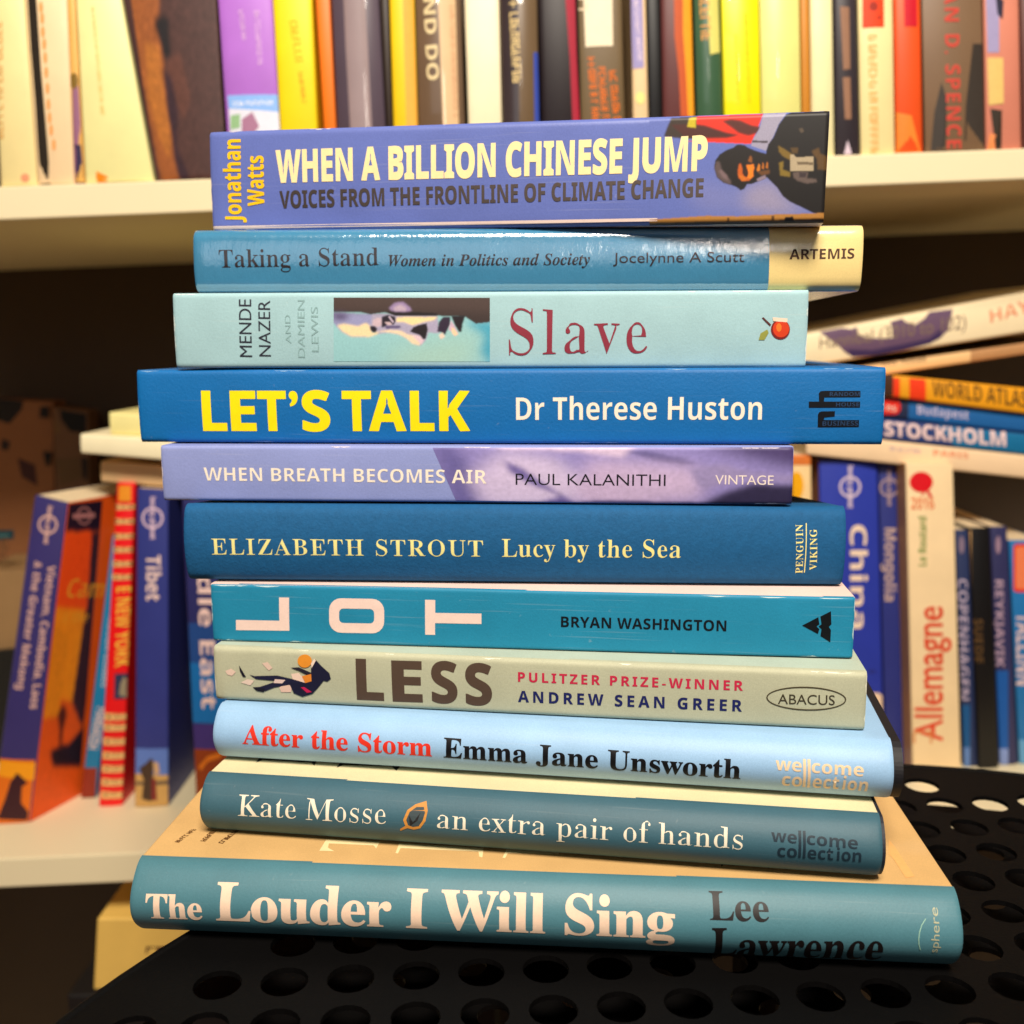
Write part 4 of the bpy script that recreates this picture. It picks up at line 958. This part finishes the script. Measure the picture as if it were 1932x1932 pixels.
b = upright('paperback_book', 'slim lavender and cream spine beside a black one on the upper shelf', 1190, 1218, 1197, 1226, (240, 206, 156), bulge=0.8)
b.Pl('lavender_panel', [[(1187, -60), (1211, -60), (1215, 128), (1194, 130)]], (160, 150, 196))
b.Sc('title_lettering', (1194, -20), (1204, 118), 9, (226, 206, 220), 24)
b.Pl('yellow_patch', [ell(1208, 185, 9, 12)], (240, 226, 140))
b = upright('thin_book', 'narrow black spine right of the lavender one on the upper shelf', 1221, 1244, 1228, 1252, (10, 8, 10), bulge=0.5)
b = upright('paperback_book', 'maroon book shading into an orange right edge on the upper shelf', 1247, 1304, 1254, 1313, (96, 46, 44))
b.Pl('orange_edge', [M(z3b, [(400, -300), (520, -300), (525, 0), (570, 1110), (490, 1110), (470, 700), (440, 300)])], (242, 160, 34))
b.Pl('red_edge', [M(z3b, [(350, -300), (405, -300), (440, 0), (440, 300), (470, 700), (490, 1110), (420, 1110), (400, 700), (360, 350)])], (196, 84, 34))
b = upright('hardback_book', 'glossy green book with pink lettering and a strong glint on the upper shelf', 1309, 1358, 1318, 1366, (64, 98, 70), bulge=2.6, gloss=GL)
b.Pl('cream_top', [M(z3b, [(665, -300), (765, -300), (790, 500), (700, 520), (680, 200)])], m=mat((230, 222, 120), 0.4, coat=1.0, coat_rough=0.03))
b.Sc('title_lettering', z3b((590, -60)), z3b((620, 480)), 20, (232, 166, 92), 26)
b = upright('paperback_book', 'lemon yellow paperback with a glint down its right edge on the upper shelf', 1361, 1431, 1370, 1438, (250, 240, 8), bulge=1.6, gloss=GL)
b.Sc('title_lettering', z3((275, 200)), z3((295, 610)), 7, (240, 220, 10), 27)
b.Sc('author_lettering', z3((335, 80)), z3((355, 590)), 7, (240, 220, 10), 28)
b = upright('hardback_book', 'wide pale lime spine right of the lemon yellow book', 1433, 1508, 1440, 1513, (240, 236, 142), bulge=2.4, gloss=GL)
b = upright('thin_book', 'thin ochre brown spine between pale books on the upper shelf', 1510, 1526, 1515, 1531, (204, 132, 36), bulge=0.5)
b = upright('paperback_book', 'cream spine just left of the navy one on the upper shelf', 1528, 1570, 1533, 1575, (246, 234, 178))
b = upright('paperback_book', 'navy black spine with tan lettering on the upper shelf', 1573, 1616, 1578, 1623, (50, 42, 48))
b.Pl('title_panel', [[(1585, 12), (1602, 14), (1604, 130), (1591, 132)], [(1590, 146), (1604, 146), (1606, 225), (1594, 225)]], (150, 108, 82))
b.Pl('publisher_mark', [M(z3, [(905, 880), (925, 800), (950, 880)])], (226, 206, 220))
b = upright('paperback_book', 'cream spine with a red square at the top and orange lettering on the upper shelf', 1619, 1684, 1626, 1689, (246, 226, 162))
b.Pl('red_square', [[(1627, -60), (1667, -60), (1668, 51), (1627, 53)]], (236, 68, 24))
b.Pl('number_mark', [ell(1648, 12, 8, 9), ell(1659, 33, 3, 4)], (160, 40, 20))
b.Sc('title_lettering', z3((1042, 200)), z3((1056, 880)), 16, (236, 178, 96), 30)
b = upright('paperback_book', 'orange red paperback on the right of the upper shelf', 1687, 1736, 1692, 1742, (238, 84, 28))
b.Pl('crimson_panel', [M(z3, [(1245, -150), (1318, -150), (1322, 150), (1250, 150)])], (206, 26, 44))
b.Pl('orange_panel', [M(z3, [(1195, 640), (1290, 660), (1350, 900), (1195, 900)])], (240, 132, 44))
b = upright('hardback_book', 'wide brown book with big red vertical lettering on the upper shelf', 1739, 1852, 1747, 1859, (124, 96, 70), bulge=2.0)
b.Pic('cover_picture', [((60, 52, 46), M(z3, [(1640, 250), (1720, 250), (1725, 860), (1590, 860), (1600, 600)])), ((60, 52, 46), M(z3, [(1460, 470), (1490, 560), (1490, 860), (1400, 860), (1420, 640)]))])
b.T('title_lettering', [('AN D. SPENCE', z3((1476, -60)), z3((1492, 850)), 27)], (206, 70, 56), space=1.15)
b = upright('paperback_book', 'pink spine with lavender and dark picture patches at the right end of the upper shelf', 1856, 1922, 1862, 1928, (214, 132, 108))
b.Pic('cover_picture', [((160, 150, 190), M(z3, [(1712, -100), (1790, -100), (1790, 300), (1725, 300)])), ((40, 36, 60), M(z3, [(1770, -20), (1815, 0), (1810, 110), (1780, 80)])),
                        ((226, 190, 110), M(z3, [(1722, 330), (1812, 330), (1815, 590), (1730, 600)])), ((50, 38, 26), M(z3, [(1740, 620), (1805, 630), (1805, 850), (1770, 850)])),
                        ((236, 140, 80), M(z3, [(1735, 760), (1770, 770), (1775, 860), (1725, 860)]))])
b = upright('paperback_book', 'dark brown spine at the very right of the upper shelf', 1925, 1985, 1931, 1992, (96, 52, 44))

# ------------------------------------------------------------------ lower shelf, left: travel guides
LG = 'travel guides standing on the lower shelf'
zL1, zL2 = Z(0, 1100, 760), Z(0, 1800, 760)
def guide_logo(b, cx, cy, r, tilt, col):
    b.Pl('publisher_ring', ring(cx, cy, r, r, r * 0.2, 24), col)
    s_, c = math.sin(tilt), math.cos(tilt); l = r * 1.95; w_ = r * 0.36
    b.T('publisher_lettering', [('lonely planet', (cx + s_ * l - w_ * 0.5, cy - c * l), (cx - s_ * l - w_ * 0.5, cy + c * l), w_ * 1.25)], col, 'sansb', 0.03)
def standing(name, label, quad, color, Yoff=None, depth=(0, 130, 0), group=LG, Y=None, contact=None, foot=True, **kw):
    """quad in photo pixels (tl, tr, br, bl); stands on the lower board where its bottom right corner touches"""
    tl, tr, br, bl = quad
    if Y is None: Y = at_lo(*(contact or br)).y
    c = [at_y(*bl, Y), at_y(*br, Y), at_y(*tr, Y), at_y(*tl, Y)]
    if foot:                         # let the feet stand on the board
        for i in (0, 1): c[i] = Vector((c[i].x, c[i].y, lo_z(c[i].x) + 0.3))
    kw.setdefault('gloss', dict(rough=0.45, bump=0.05, vary=0.06))
    kw.setdefault('rad', 0.8); kw.setdefault('bulge', 0.6)
    return Book(name, label, group, c, depth, 'u', color, **kw)

# orange and navy guide, leaning, its front cover turned to the camera
p0, p1 = at_lo(56, 1552), at_lo(151, 1500)
dv = (p1 - p0); dv.z = 0; dv = dv.normalized() * 128
b = standing('guidebook', 'navy travel guide with an orange cover leaning at the left of the lower shelf',
             ((66, 934), (128, 949), (56, 1553), (-18, 1553)), (58, 50, 110), depth=dv, contact=(56, 1552), front=(238, 92, 20), back=(44, 38, 84), bulge=0.8)
lilac = (226, 180, 168)
guide_logo(b, *zL1((360, 1142)), 18.5, 0.12, lilac)
b.T('title_lettering', [('Vietnam, Cambodia, Laos', (91, 1066), (56.5, 1337), 15), ('& the Greater Mekong', (66, 1058), (31, 1300), 15)], lilac, 'sansb', 0.0)
b.Pic('cover_picture', [((226, 110, 22), M(zL2, [(-80, 1110), (265, 1130), (215, 1620), (-80, 1620)])), ((244, 156, 24), M(zL2, [(0, 1130), (268, 1150), (255, 1280), (-40, 1240)])),
                        ((60, 26, 34), M(zL2, [(40, 1420), (80, 1290), (130, 1225), (160, 1250), (210, 1300), (165, 1330), (160, 1450), (215, 1520), (205, 1580), (-20, 1570)]))])
f = b.sf; n = dv.normalized()        # the visible front cover
fc = Surf(f.c[1] + n * 1.0, f.c[1] + dv, f.c[2] + dv, f.c[2] + n * 1.0, 'u')
fc.photo('cover_picture', b.fo, b.base, [(129.5, 951), (193, 944), (148, 1500), (57, 1550)], [
 ((30, 18, 40), M(zL1, [(512, 975), (780, 950), (760, 1195), (475, 1200)])),
 ((255, 84, 18), M(zL1, [(470, 1205), (700, 1195), (640, 1932), (400, 1932)])),
 ((255, 150, 24), M(zL2, [(400, -20), (640, 0), (560, 700), (330, 640)])), ((242, 144, 24), M(zL2, [(390, 100), (520, 200), (440, 800), (300, 820)])),
 ((60, 30, 40), M(zL1, [(690, 1200), (790, 1190), (700, 1932), (640, 1932)])), ((60, 30, 40), M(zL2, [(640, 0), (740, 0), (620, 900), (540, 700)])),  # shadow on the cover's right side, painted in dark maroon
 ((36, 20, 34), M(zL2, [(370, 1060), (520, 1000), (640, 860), (620, 1180), (400, 1180)])),
 ((90, 34, 24), M(zL2, [(430, 790), (470, 710), (495, 740), (500, 800), (470, 920), (460, 1050), (440, 1050), (445, 900)]))], (236, 92, 22), nx=60, ny=140, blur=2, grain=0.05)
fc.text('cover_title', b.fo, b.base, [('Cam', zL1((490, 1690)), zL1((760, 1690)), 36), ('& the', zL1((460, 1880)), zL1((650, 1870)), 20)], (246, 170, 50), 'sansb', -0.02)
fc.polys('cover_mark', b.fo, b.base, ring(*zL1((630, 1075)), 14, 17, 3, 20) + [line(zL1((545, 1080)), zL1((710, 1070)), 9)], (190, 130, 130))

b = standing('guidebook', 'slim sky blue travel guide squeezed beside a red one on the lower shelf',
             ((212, 1010), (238, 1012), (181, 1507), (152, 1507)), (22, 124, 172), contact=(170, 1506), bulge=0.4, back=(22, 124, 172))
b.T('series_lettering', [('ROUGH GUIDES', (205, 1165), (191, 1296), 8)], (190, 200, 210), 'sansb')
b.T('title_lettering', [('MARRAKESH', (183, 1334), (166, 1412), 20)], (232, 206, 196), 'sans', 0.01)
b.Pl('red_foot', [M(zL2, [(628, 1186), (730, 1186), (716, 1425), (604, 1425)])], (140, 48, 30))
b = standing('guidebook', 'red travel guide ringed with cream building drawings next to the navy guide',
             ((221, 911), (255, 911), (231, 1522), (186, 1522)), (236, 22, 26), contact=(208, 1521), bulge=1.0, back=(120, 20, 40))
cream = (240, 190, 120)
for i, y in enumerate((1010, 1118, 1228, 1330, 1435, 1535)):
    b.Pl('drawing_band', [M(zL1, [(838 - 4 * (i > 3), y - 24), (1022, y - 20), (1022, y + 14), (838, y + 20)])], cream)
    b.Pl('drawing_detail', [M(zL1, rect(862, y - 12, 885, y + 8)), M(zL1, rect(905, y - 14, 950, y - 8)), M(zL1, rect(905, y + 4, 950, y + 9)), M(zL1, rect(965, y - 10, 1000, y + 6))], (120, 60, 30))
b.T('title_lettering', [('E NEW YORK', zL2((878, -168)), zL2((866, 432)), 28)], (250, 190, 70), 'sansb', 0.0)
b.Pl('cover_picture', [M(zL2, [(862, 480), (988, 475), (982, 665), (858, 670)])], (50, 54, 84))
b.Pl('statue_drawing', [M(zL2, [(895, 640), (905, 560), (930, 500), (955, 520), (950, 600), (960, 660)])], (150, 136, 110))
b.Pl('cover_badge', [M(zL1, [(895, 850), (985, 850), (985, 965), (890, 965)])], (240, 150, 40))
for i, y in enumerate((800, 880, 985, 1090, 1190, 1290, 1385)):
    b.Pl('drawing_band', [M(zL2, [(788 - 4 * i, y - 26), (1000 - 8 * i, y - 20), (996 - 8 * i, y + 22), (784 - 4 * i, y + 28)])], cream)
    b.Pl('drawing_detail', [M(zL2, rect(808 - 4 * i, y - 10, 832 - 4 * i, y + 12)), M(zL2, rect(850 - 5 * i, y - 14, 930 - 6 * i, y - 8)), M(zL2, rect(850 - 5 * i, y + 6, 930 - 6 * i, y + 12)), M(zL2, rect(948 - 6 * i, y - 10, 968 - 6 * i, y + 12))], (120, 60, 30))
b = standing('guidebook', 'navy travel guide with large white lettering and a small couple picture at its foot',
             ((259, 921), (317, 924), (318, 1523), (254, 1523)), (50, 58, 132), contact=(286, 1522), bulge=0.8)
guide_logo(b, *zL1((1145, 1092)), 20.5, 0.0, (226, 196, 216))
b.T('title_lettering', [('Tibet', (276, 1047), (276, 1133), 27)], (246, 214, 204), 'sansb')
b.Pic('cover_picture', [((96, 124, 196), M(zL2, [(1020, 1040), (1262, 1040), (1262, 1260), (1018, 1250)])), ((206, 160, 92), M(zL2, [(1018, 1230), (1262, 1240), (1264, 1500), (1014, 1500)])),
                        ((110, 90, 70), M(zL2, [(1018, 1290), (1262, 1280), (1262, 1310), (1018, 1316)])),
                        ((74, 54, 40), M(zL2, [(1045, 1190), (1100, 1150), (1130, 1115), (1155, 1130), (1150, 1250), (1160, 1420), (1130, 1440), (1065, 1420), (1080, 1280)])),
                        ((206, 164, 120), M(zL2, [(1150, 1140), (1190, 1150), (1200, 1220), (1160, 1250)])), ((130, 40, 40), M(zL2, [(1140, 1260), (1170, 1270), (1180, 1430), (1140, 1430)]))])
b = standing('guidebook', 'blue travel guide half hidden by the left edge of the stack',
             ((343, 940), (440, 942), (462, 1545), (372, 1545)), (44, 44, 100), contact=(400, 1544), bulge=0.8)
b.Pic('cover_picture', [((36, 74, 140), M(zL2, [(1415, 100), (1900, 100), (1900, 420), (1428, 420)])), ((26, 112, 182), M(zL2, [(1428, 400), (1900, 400), (1900, 850), (1448, 850)])),
                        ((70, 52, 120), M(zL2, [(1450, 855), (1900, 855), (1900, 1045), (1460, 1045)])), ((150, 62, 22), M(zL2, [(1460, 1045), (1900, 1045), (1900, 1600), (1480, 1600)])),
                        ((226, 120, 30), M(zL2, [(1490, 1180), (1560, 1100), (1660, 1070), (1660, 1110), (1560, 1140), (1510, 1210)]))])
b.T('title_lettering', [('Middle East', (368, 960), (381, 1337), 29)], (250, 214, 204), 'sansb')
b.T('subtitle_lettering', [('plan', (384, 1372), (386, 1396), 11), ('as', (376, 1390), (377, 1402), 11)], (214, 160, 200), 'sans')

# cream books lying across the guides
LY = 'cream books lying on top of the guides'
def lying(name, label, quad, color, Y, depth=(0, 150, 0), group=LY, **kw):
    tl, tr, br, bl = quad
    kw.setdefault('gloss', dict(rough=0.5, bump=0.05, vary=0.05)); kw.setdefault('rad', 1.2); kw.setdefault('bulge', 0.6)
    return Book(name, label, group, [at_y(*p, Y) for p in (bl, br, tr, tl)], depth, 'v', color, **kw)
YL = at_lo(208, 1521).y
lying('paperback_book', 'cream book lying lowest of the pale pile left of the stack', ((190, 871), (520, 893), (520, 934), (191, 909)), (240, 200, 146), YL + 2)
lying('paperback_book', 'long ivory book lying in the middle of the pale pile left of the stack', ((152, 819), (560, 840), (560, 890), (153, 855)), (252, 240, 200), YL - 14)
lying('paperback_book', 'short pale yellow book lying topmost of the pale pile left of the stack', ((206, 778), (560, 795), (560, 838), (209, 820)), (248, 236, 160), YL - 10)

# dim things at the back of the left compartment
def card(name, label, quad, Y, th, color, cat, layers=(), group=None, tname=None):
    tl, tr, br, bl = quad
    q = [at_y(*p, Y) for p in (bl, br, tr, tl)]
    base = (q[0] + q[1]) / 2
    o = empty(name, base, label, cat, group)
    bm = bmesh.new(); prism(bm, q, Vector((0, th, 0))); bevel(bm, 0.6)
    link_mesh('cover', bm, mat(color, 0.6), o, base)
    s_ = Surf(*q, 'u'); s_.c[0].y += 0
    return o, s_, base
zB2 = Z(0, 1150, 500)
def gz(x, y): return at_y(x, y, 700)
o, s_, base = card('art_book', 'tall brown picture book standing in the dim back of the lower shelf', ((-60, 752), (100, 758), (112, 1500), (-60, 1500)), 790, 22, (150, 96, 58), 'book')
s_.picture('cover_picture', o, base, [((34, 26, 28), M(zB2, [(-60, 100), (270, 130), (250, 230), (110, 390), (60, 380), (-60, 330)])), ((70, 34, 36), M(zB2, [(200, 780), (400, 860), (430, 1100), (250, 1000)])),
                                    ((52, 36, 34), M(zB2, [(20, 560), (120, 600), (90, 700), (10, 680)]))])
o, s_, base = card('art_book', 'dark patterned picture book right of the brown one in the dim back of the shelf', ((100, 768), (166, 776), (178, 1500), (120, 1500)), 786, 20, (120, 84, 58), 'book')
s_.picture('cover_picture', o, base, [((18, 14, 16), M(zB2, [(680, 230), (990, 280), (980, 500), (800, 480), (700, 350)])), ((30, 22, 22), M(zB2, [(460, 190), (560, 200), (560, 330), (450, 320)])),
                                    ((30, 22, 22), M(zB2, [(490, 700), (600, 720), (570, 880), (520, 860)])), ((130, 98, 60), M(zB2, [(620, 340), (660, 360), (680, 480), (640, 500)])),
                                    ((26, 20, 24), M(zB2, [(930, 760), (1000, 800), (990, 1050), (950, 1000)])), ((110, 82, 54), M(zB2, [(640, 800), (900, 780), (940, 1000), (700, 1100)]))])
zB3 = Z(0, 1500, 240)
o, s_, base = card('picture_box', 'beige box with faded capitals and a teal band left of the orange guide', ((-50, 1078), (66, 1078), (52, 1222), (-50, 1236)), 690, 60, (150, 116, 76), 'box')
s_.polys('teal_band', o, base, [M(zB3, [(-400, 540), (335, 520), (330, 740), (-400, 790)])], (24, 52, 60))
s_.polys('pale_line', o, base, [M(zB3, [(-400, 640), (225, 628), (220, 672), (-400, 700)])], (70, 110, 110))
s_.text('box_lettering', o, base, [('AS', zB3((20, 1020)), zB3((210, 1000)), 26), ('RA', zB3((0, 1270)), zB3((190, 1240)), 22)], (84, 62, 40), 'sans')
o, s_, base = card('storage_box', 'black storage box under the beige box at the left of the lower shelf', ((-60, 1236), (60, 1222), (60, 1575), (-60, 1580)), 684, 90, (14, 12, 12), 'box')

# ------------------------------------------------------------------ lower shelf, right
RG = 'travel guides standing right of the stack'
zR1, zR2, zR3 = Z(2324, 800, 700), Z(2324, 1300, 700), Z(2324, 1900, 700)
zR4, zR5 = Z(2600, 1350, 424), Z(2600, 1800, 424)
YR = 602.0
def rstand(name, label, x0, x1, ytop, color, Y=YR, x0b=None, x1b=None, dtop=0, **kw):
    yb = 1680; x0b = x0 if x0b is None else x0b; x1b = x1 if x1b is None else x1b
    return standing(name, label, ((x0, ytop), (x1, ytop + dtop), (x1b, yb), (x0b, yb)), color, Y=Y, group=RG, **kw)
b = rstand('paperback_book', 'cream spine with a yellow blob just right of the lilac paperback', 1494, 1530, 858, (246, 210, 150), Y=YR - 6)
b.Pl('yellow_blob', [ell(1503, 916, 13, 26)], (248, 176, 12)); b.Pl('orange_top', [rect(1494, 850, 1531, 877)], (220, 120, 50))
b = rstand('guidebook', 'wide navy travel guide with big white lettering right behind the stack', 1545, 1655, 868, (44, 60, 168), back=(200, 150, 120), bulge=1.6, Y=YR - 2)
guide_logo(b, *zR2((514, 380)), 20.5, 0.0, (226, 206, 224))
b.T('title_lettering', [('China', (1604, 990), (1604, 1186), 31)], (250, 222, 196), 'sansb')
b.Pl('white_tab', [rr(1600, 1307, 1664, 1376, 9)], (246, 212, 178))
b.T('tab_lettering', [('4.2', zR3((664, 238)), zR3((716, 238)), 5)], (50, 40, 50), 'sansb')
b.Pl('blue_foot', [rect(1545, 1412, 1656, 1690)], (96, 140, 206))
b = rstand('guidebook', 'narrower navy travel guide with greyish lettering beside the white one', 1657, 1698, 876, (46, 54, 128), bulge=0.8)
guide_logo(b, *zR2((832, 385)), 18, 0.0, (176, 150, 156))
b.T('title_lettering', [('Mongolia', (1669, 996), (1669, 1134), 21)], (200, 170, 160), 'sansb')
b.Pl('blue_foot', [rect(1657, 1412, 1699, 1690)], (96, 140, 206))
b = rstand('guidebook', 'cream white travel guide with red vertical lettering right of the stack', 1709, 1798, 875, (250, 220, 172), Y=YR - 16, bulge=1.2, back=(190, 140, 90))
b.Pl('red_figure', [ell(*zR4((548, 335)), 22, 19.5), line(zR4((600, 390)), zR4((680, 540)), 6), line(zR4((600, 440)), zR4((560, 520)), 3.5), line(zR4((610, 320)), zR4((650, 250)), 4)], (226, 22, 34))
b.T('year_lettering', [('2016', zR4((415, 700)), zR4((725, 700)), 22)], (234, 120, 70), 'sansb')
b.T('series_lettering', [('Le Routard', zR4((618, 1465)), zR4((618, 800)), 15)], (120, 150, 70), 'sansb')
b.T('title_lettering', [('Allemagne', (1778, 1398), (1778, 1144), 55)], (226, 66, 32), 'sans', 0.012)
b.Pl('publisher_mark', [line(zR5((455, 1800)), zR5((455, 1650)), 4), line(zR5((455, 1650)), zR5((560, 1650)), 4), line(zR5((680, 1800)), zR5((680, 1650)), 4), line(zR5((600, 1650)), zR5((690, 1650)), 4)], (226, 150, 90))
b = rstand('guidebook', 'slim dark guide with pale vertical capitals right of the white guide', 1802, 1828, 1000, (44, 56, 96), bulge=0.5)
b.Pl('blue_panel', [rect(1800, 1330, 1830, 1412)], (26, 84, 140)); b.Pl('sky_panel', [rect(1800, 1410, 1830, 1462)], (96, 130, 190)); b.Pl('orange_foot', [rect(1800, 1462, 1830, 1700)], (190, 120, 40))
b.Pl('publisher_mark', [ell(1814, 1028, 5, 17, 12)], (140, 120, 140))
b.T('title_lettering', [('COPENHAGEN', (1806.5, 1092), (1809, 1320), 19)], (190, 174, 196), 'sansb', -0.01)
b = rstand('guidebook', 'black guide with a cream label near its top on the right of the shelf', 1830, 1866, 996, (16, 14, 16), bulge=0.5, Y=YR - 4)
b.Pl('cream_label', [M(zR4, [(1015, 985), (1220, 985), (1222, 1790), (1018, 1790)])], (244, 196, 132))
b.Pl('orange_mark', [M(zR4, rect(1085, 1070, 1145, 1300)), M(zR4, rect(1085, 1420, 1145, 1680))], (238, 150, 90))
b.Pl('tan_panel', [M(zR5, rect(1062, 60, 1215, 640))], (168, 126, 66))
b.T('title_lettering', [('SUEDE', (1837, 1167), (1838, 1250), 17)], (96, 70, 40), 'sansb')
b.Pl('logo_panel', [M(zR5, rr(1060, 1070, 1222, 1220, 50)), M(zR5, rect(1060, 1240, 1220, 1380))], (130, 108, 80))
b.T('logo_lettering', [('G', zR5((1092, 1185)), zR5((1190, 1185)), 19)], (24, 20, 18), 'sansb')
b.Pl('tan_strip', [M(zR5, rect(1105, 1430, 1195, 1840))], (130, 104, 76))
b = rstand('guidebook', 'slim navy guide with a blue lower half between the black and the teal guides', 1868, 1900, 994, (50, 50, 92), bulge=0.5)
b.Pl('blue_panel', [rect(1866, 1265, 1902, 1412)], (28, 88, 166)); b.Pl('lilac_panel', [rect(1866, 1412, 1902, 1462)], (130, 150, 206)); b.Pl('pink_foot', [rect(1866, 1462, 1902, 1700)], (240, 160, 120))
b.Pl('publisher_mark', [ell(1883, 1028, 5, 17, 12)], (160, 130, 150))
b.T('title_lettering', [('REYKJAVIK', (1877, 1094), (1878, 1258), 16)], (190, 160, 180), 'sansb', -0.01)
b = rstand('guidebook', 'teal blue guide with a red framed label at the right edge of the shelf', 1904, 1968, 1020, (34, 116, 180), bulge=0.6)
b.Pl('red_label', [rr(1912, 1026, 1962, 1117, 7)], (232, 50, 36)); b.Pl('orange_label', [rr(1916, 1031, 1960, 1111, 5)], (244, 130, 84))
b.T('title_lettering', [('TALLINN', (1917, 1157), (1917, 1292), 30)], (222, 196, 196), 'sansb')
b.Pl('pale_foot', [rect(1914, 1395, 1960, 1500)], (100, 160, 206))

# ------------------------------------------------------------------ the fan of books lying over the right-hand guides
FG = 'books lying across the guides on the right'
b = lying('guidebook', 'thin cream guide with faint lettering, lowest of the pile on the right', ((1520, 815), (2060, 873), (2060, 916), (1522, 858)), (248, 214, 172), YR - 8, group=FG)
b.T('title_lettering', [('PARIS', zR1((1195, 1505)), zR1((1480, 1530)), 11)], (234, 150, 110), 'sansb')
b.Sc('series_lettering', zR1((840, 1462)), zR1((1125, 1490)), 8, (196, 170, 180), 41)
b = lying('guidebook', 'blue guide with bold white capitals in the pile on the right', ((1520, 774), (2060, 831), (2060, 871), (1520, 813)), (36, 60, 120), YR - 6, group=FG)
b.Pl('teal_half', [[(1770, 802), (2060, 833), (2060, 872), (1800, 842)]], (22, 110, 158))
b.T('title_lettering', [('STOCKHOLM', (1668, 821), (1898, 842), 26)], (238, 208, 206), 'sansb', 0.02)
b = lying('guidebook', 'blue guide with a red badge above the white lettered one on the right', ((1520, 727), (2060, 796), (2060, 829), (1520, 772)), (36, 44, 74), YR - 4, group=FG)
b.Pl('blue_half', [[(1714, 755), (2060, 798), (2060, 828), (1712, 795)]], (34, 100, 166))
b.Pl('red_badge', [rr(1640, 754, 1699, 782, 12)], (230, 44, 30))
b.T('badge_lettering', [('ns', (1672, 775), (1691, 777), 14)], (244, 200, 180), 'sansb')
b.T('title_lettering', [('Budapest', zR1((1062, 1165)), zR1((1478, 1212)), 17)], (206, 196, 220), 'sansb', -0.01)
b = lying('atlas_book', 'orange yellow atlas with dark capitals and red stripes in the pile on the right', ((1560, 695), (2060, 745), (2060, 796), (1560, 734)), (240, 162, 24), YR - 8, group=FG, depth=(0, 170, 0))
b.Pl('red_stripe', [M(zR1, [(862, 868), (918, 872), (914, 1052), (860, 1048)]), M(zR1, [(995, 875), (1128, 884), (1126, 1066), (992, 1056)])], (240, 62, 24))
b.Pl('dark_edge', [[(1560, 690), (1684, 706), (1684, 748), (1560, 738)]], (70, 44, 30))
b.T('title_lettering', [('WORLD ATLAS', zR1((1185, 1018)), (1938, 769), 30)], (92, 62, 26), 'sansb', -0.008)
b = lying('paperback_book', 'tan and cream booklet sloping up beneath the wide cream book on the right', ((1520, 706), (2060, 629), (2060, 650), (1520, 728)), (240, 196, 136), YR + 4, group=FG, rad=0.6)
b.T('title_lettering', [('fant Sultan', zR1((770, 775)), zR1((1135, 735)), 11)], (120, 94, 60), 'serif', -0.01)
b.Pl('yellow_end', [M(zR1, [(380, 785), (600, 755), (600, 810), (380, 815)])], (244, 176, 30)); b.Pl('tan_end', [[(1830, 655), (2060, 624), (2060, 652), (1830, 686)]], (190, 140, 92))
b = lying('picture_book', 'wide cream book with a violet picture band sloping up at the right edge', ((1500, 634), (2060, 527), (2060, 608), (1500, 695)), (252, 232, 190), YR - 2, group=FG, back=(140, 104, 56), bulge=1.0)
zH2 = Z(2350, 860, 674)
b.Pic('cover_picture', [((106, 80, 106), M(zH2, [(200, 345), (390, 310), (470, 320), (520, 300), (520, 360), (600, 395), (780, 400), (830, 390), (800, 260), (900, 230), (930, 260), (1010, 285), (1090, 230), (1130, 175), (1330, 150), (1290, 330), (1220, 400), (1140, 440), (900, 500), (680, 545), (480, 555), (420, 520), (370, 470), (250, 380)])),
                        ((66, 50, 90), M(zH2, [(430, 490), (640, 500), (900, 450), (1130, 400), (1250, 300), (1220, 400), (1130, 445), (900, 505), (680, 548), (480, 556)]))])
b.T('title_lettering', [('Hannibal (3010 to 102)', zH2((200, 490)), zH2((1440, 315)), 26)], (134, 112, 92), 'sans', 0.0)
b.T('author_lettering', [('HAYES', zH2((1650, 270)), (1985, 577), 25)], (238, 150, 110), 'sansb', -0.02)

# ------------------------------------------------------------------ the compartment below the lower shelf
q = [at_y(*p, YS + 6) for p in ((176, 1868), (420, 1868), (420, 1733), (183, 1733))]
base = (q[0] + q[1]) / 2
cb = empty('card_box', base, 'mustard cream box with a dark T under the lower shelf', 'box')
bm = bmesh.new(); prism(bm, q, Vector((0, 130, 0))); bevel(bm, 1.2, 3); link_mesh('box_body', bm, mat((240, 196, 100), 0.55), cb, base)
z6b = Z(0, 2400, 1000); s_ = Surf(*q, 'v')
s_.text('box_lettering', cb, base, [('T', z6b((828, 905)), z6b((1000, 905)), 46)], (84, 46, 36), 'serif', -0.012)
z0 = q[0].z - 0.4; zb = LO[0].z - 362 + 18
o = empty('storage_box', (q[0].x - 30, YS + 70, zb), 'black storage box carrying the mustard box under the shelf', 'box')
bm = bmesh.new(); hexa(bm, [(q[0].x - 14, YS + 2, zb + 2), (q[1].x + 160, YS + 2, zb + 2), (q[1].x + 160, YS + 200, zb + 2), (q[0].x - 14, YS + 200, zb + 2),
                            (q[0].x - 14, YS + 2, z0), (q[1].x + 160, YS + 2, z0), (q[1].x + 160, YS + 200, z0), (q[0].x - 14, YS + 200, z0)])
bevel(bm, 1.5); link_mesh('box_body', bm, mat((20, 16, 15), 0.6), o, (q[0].x - 30, YS + 70, zb))
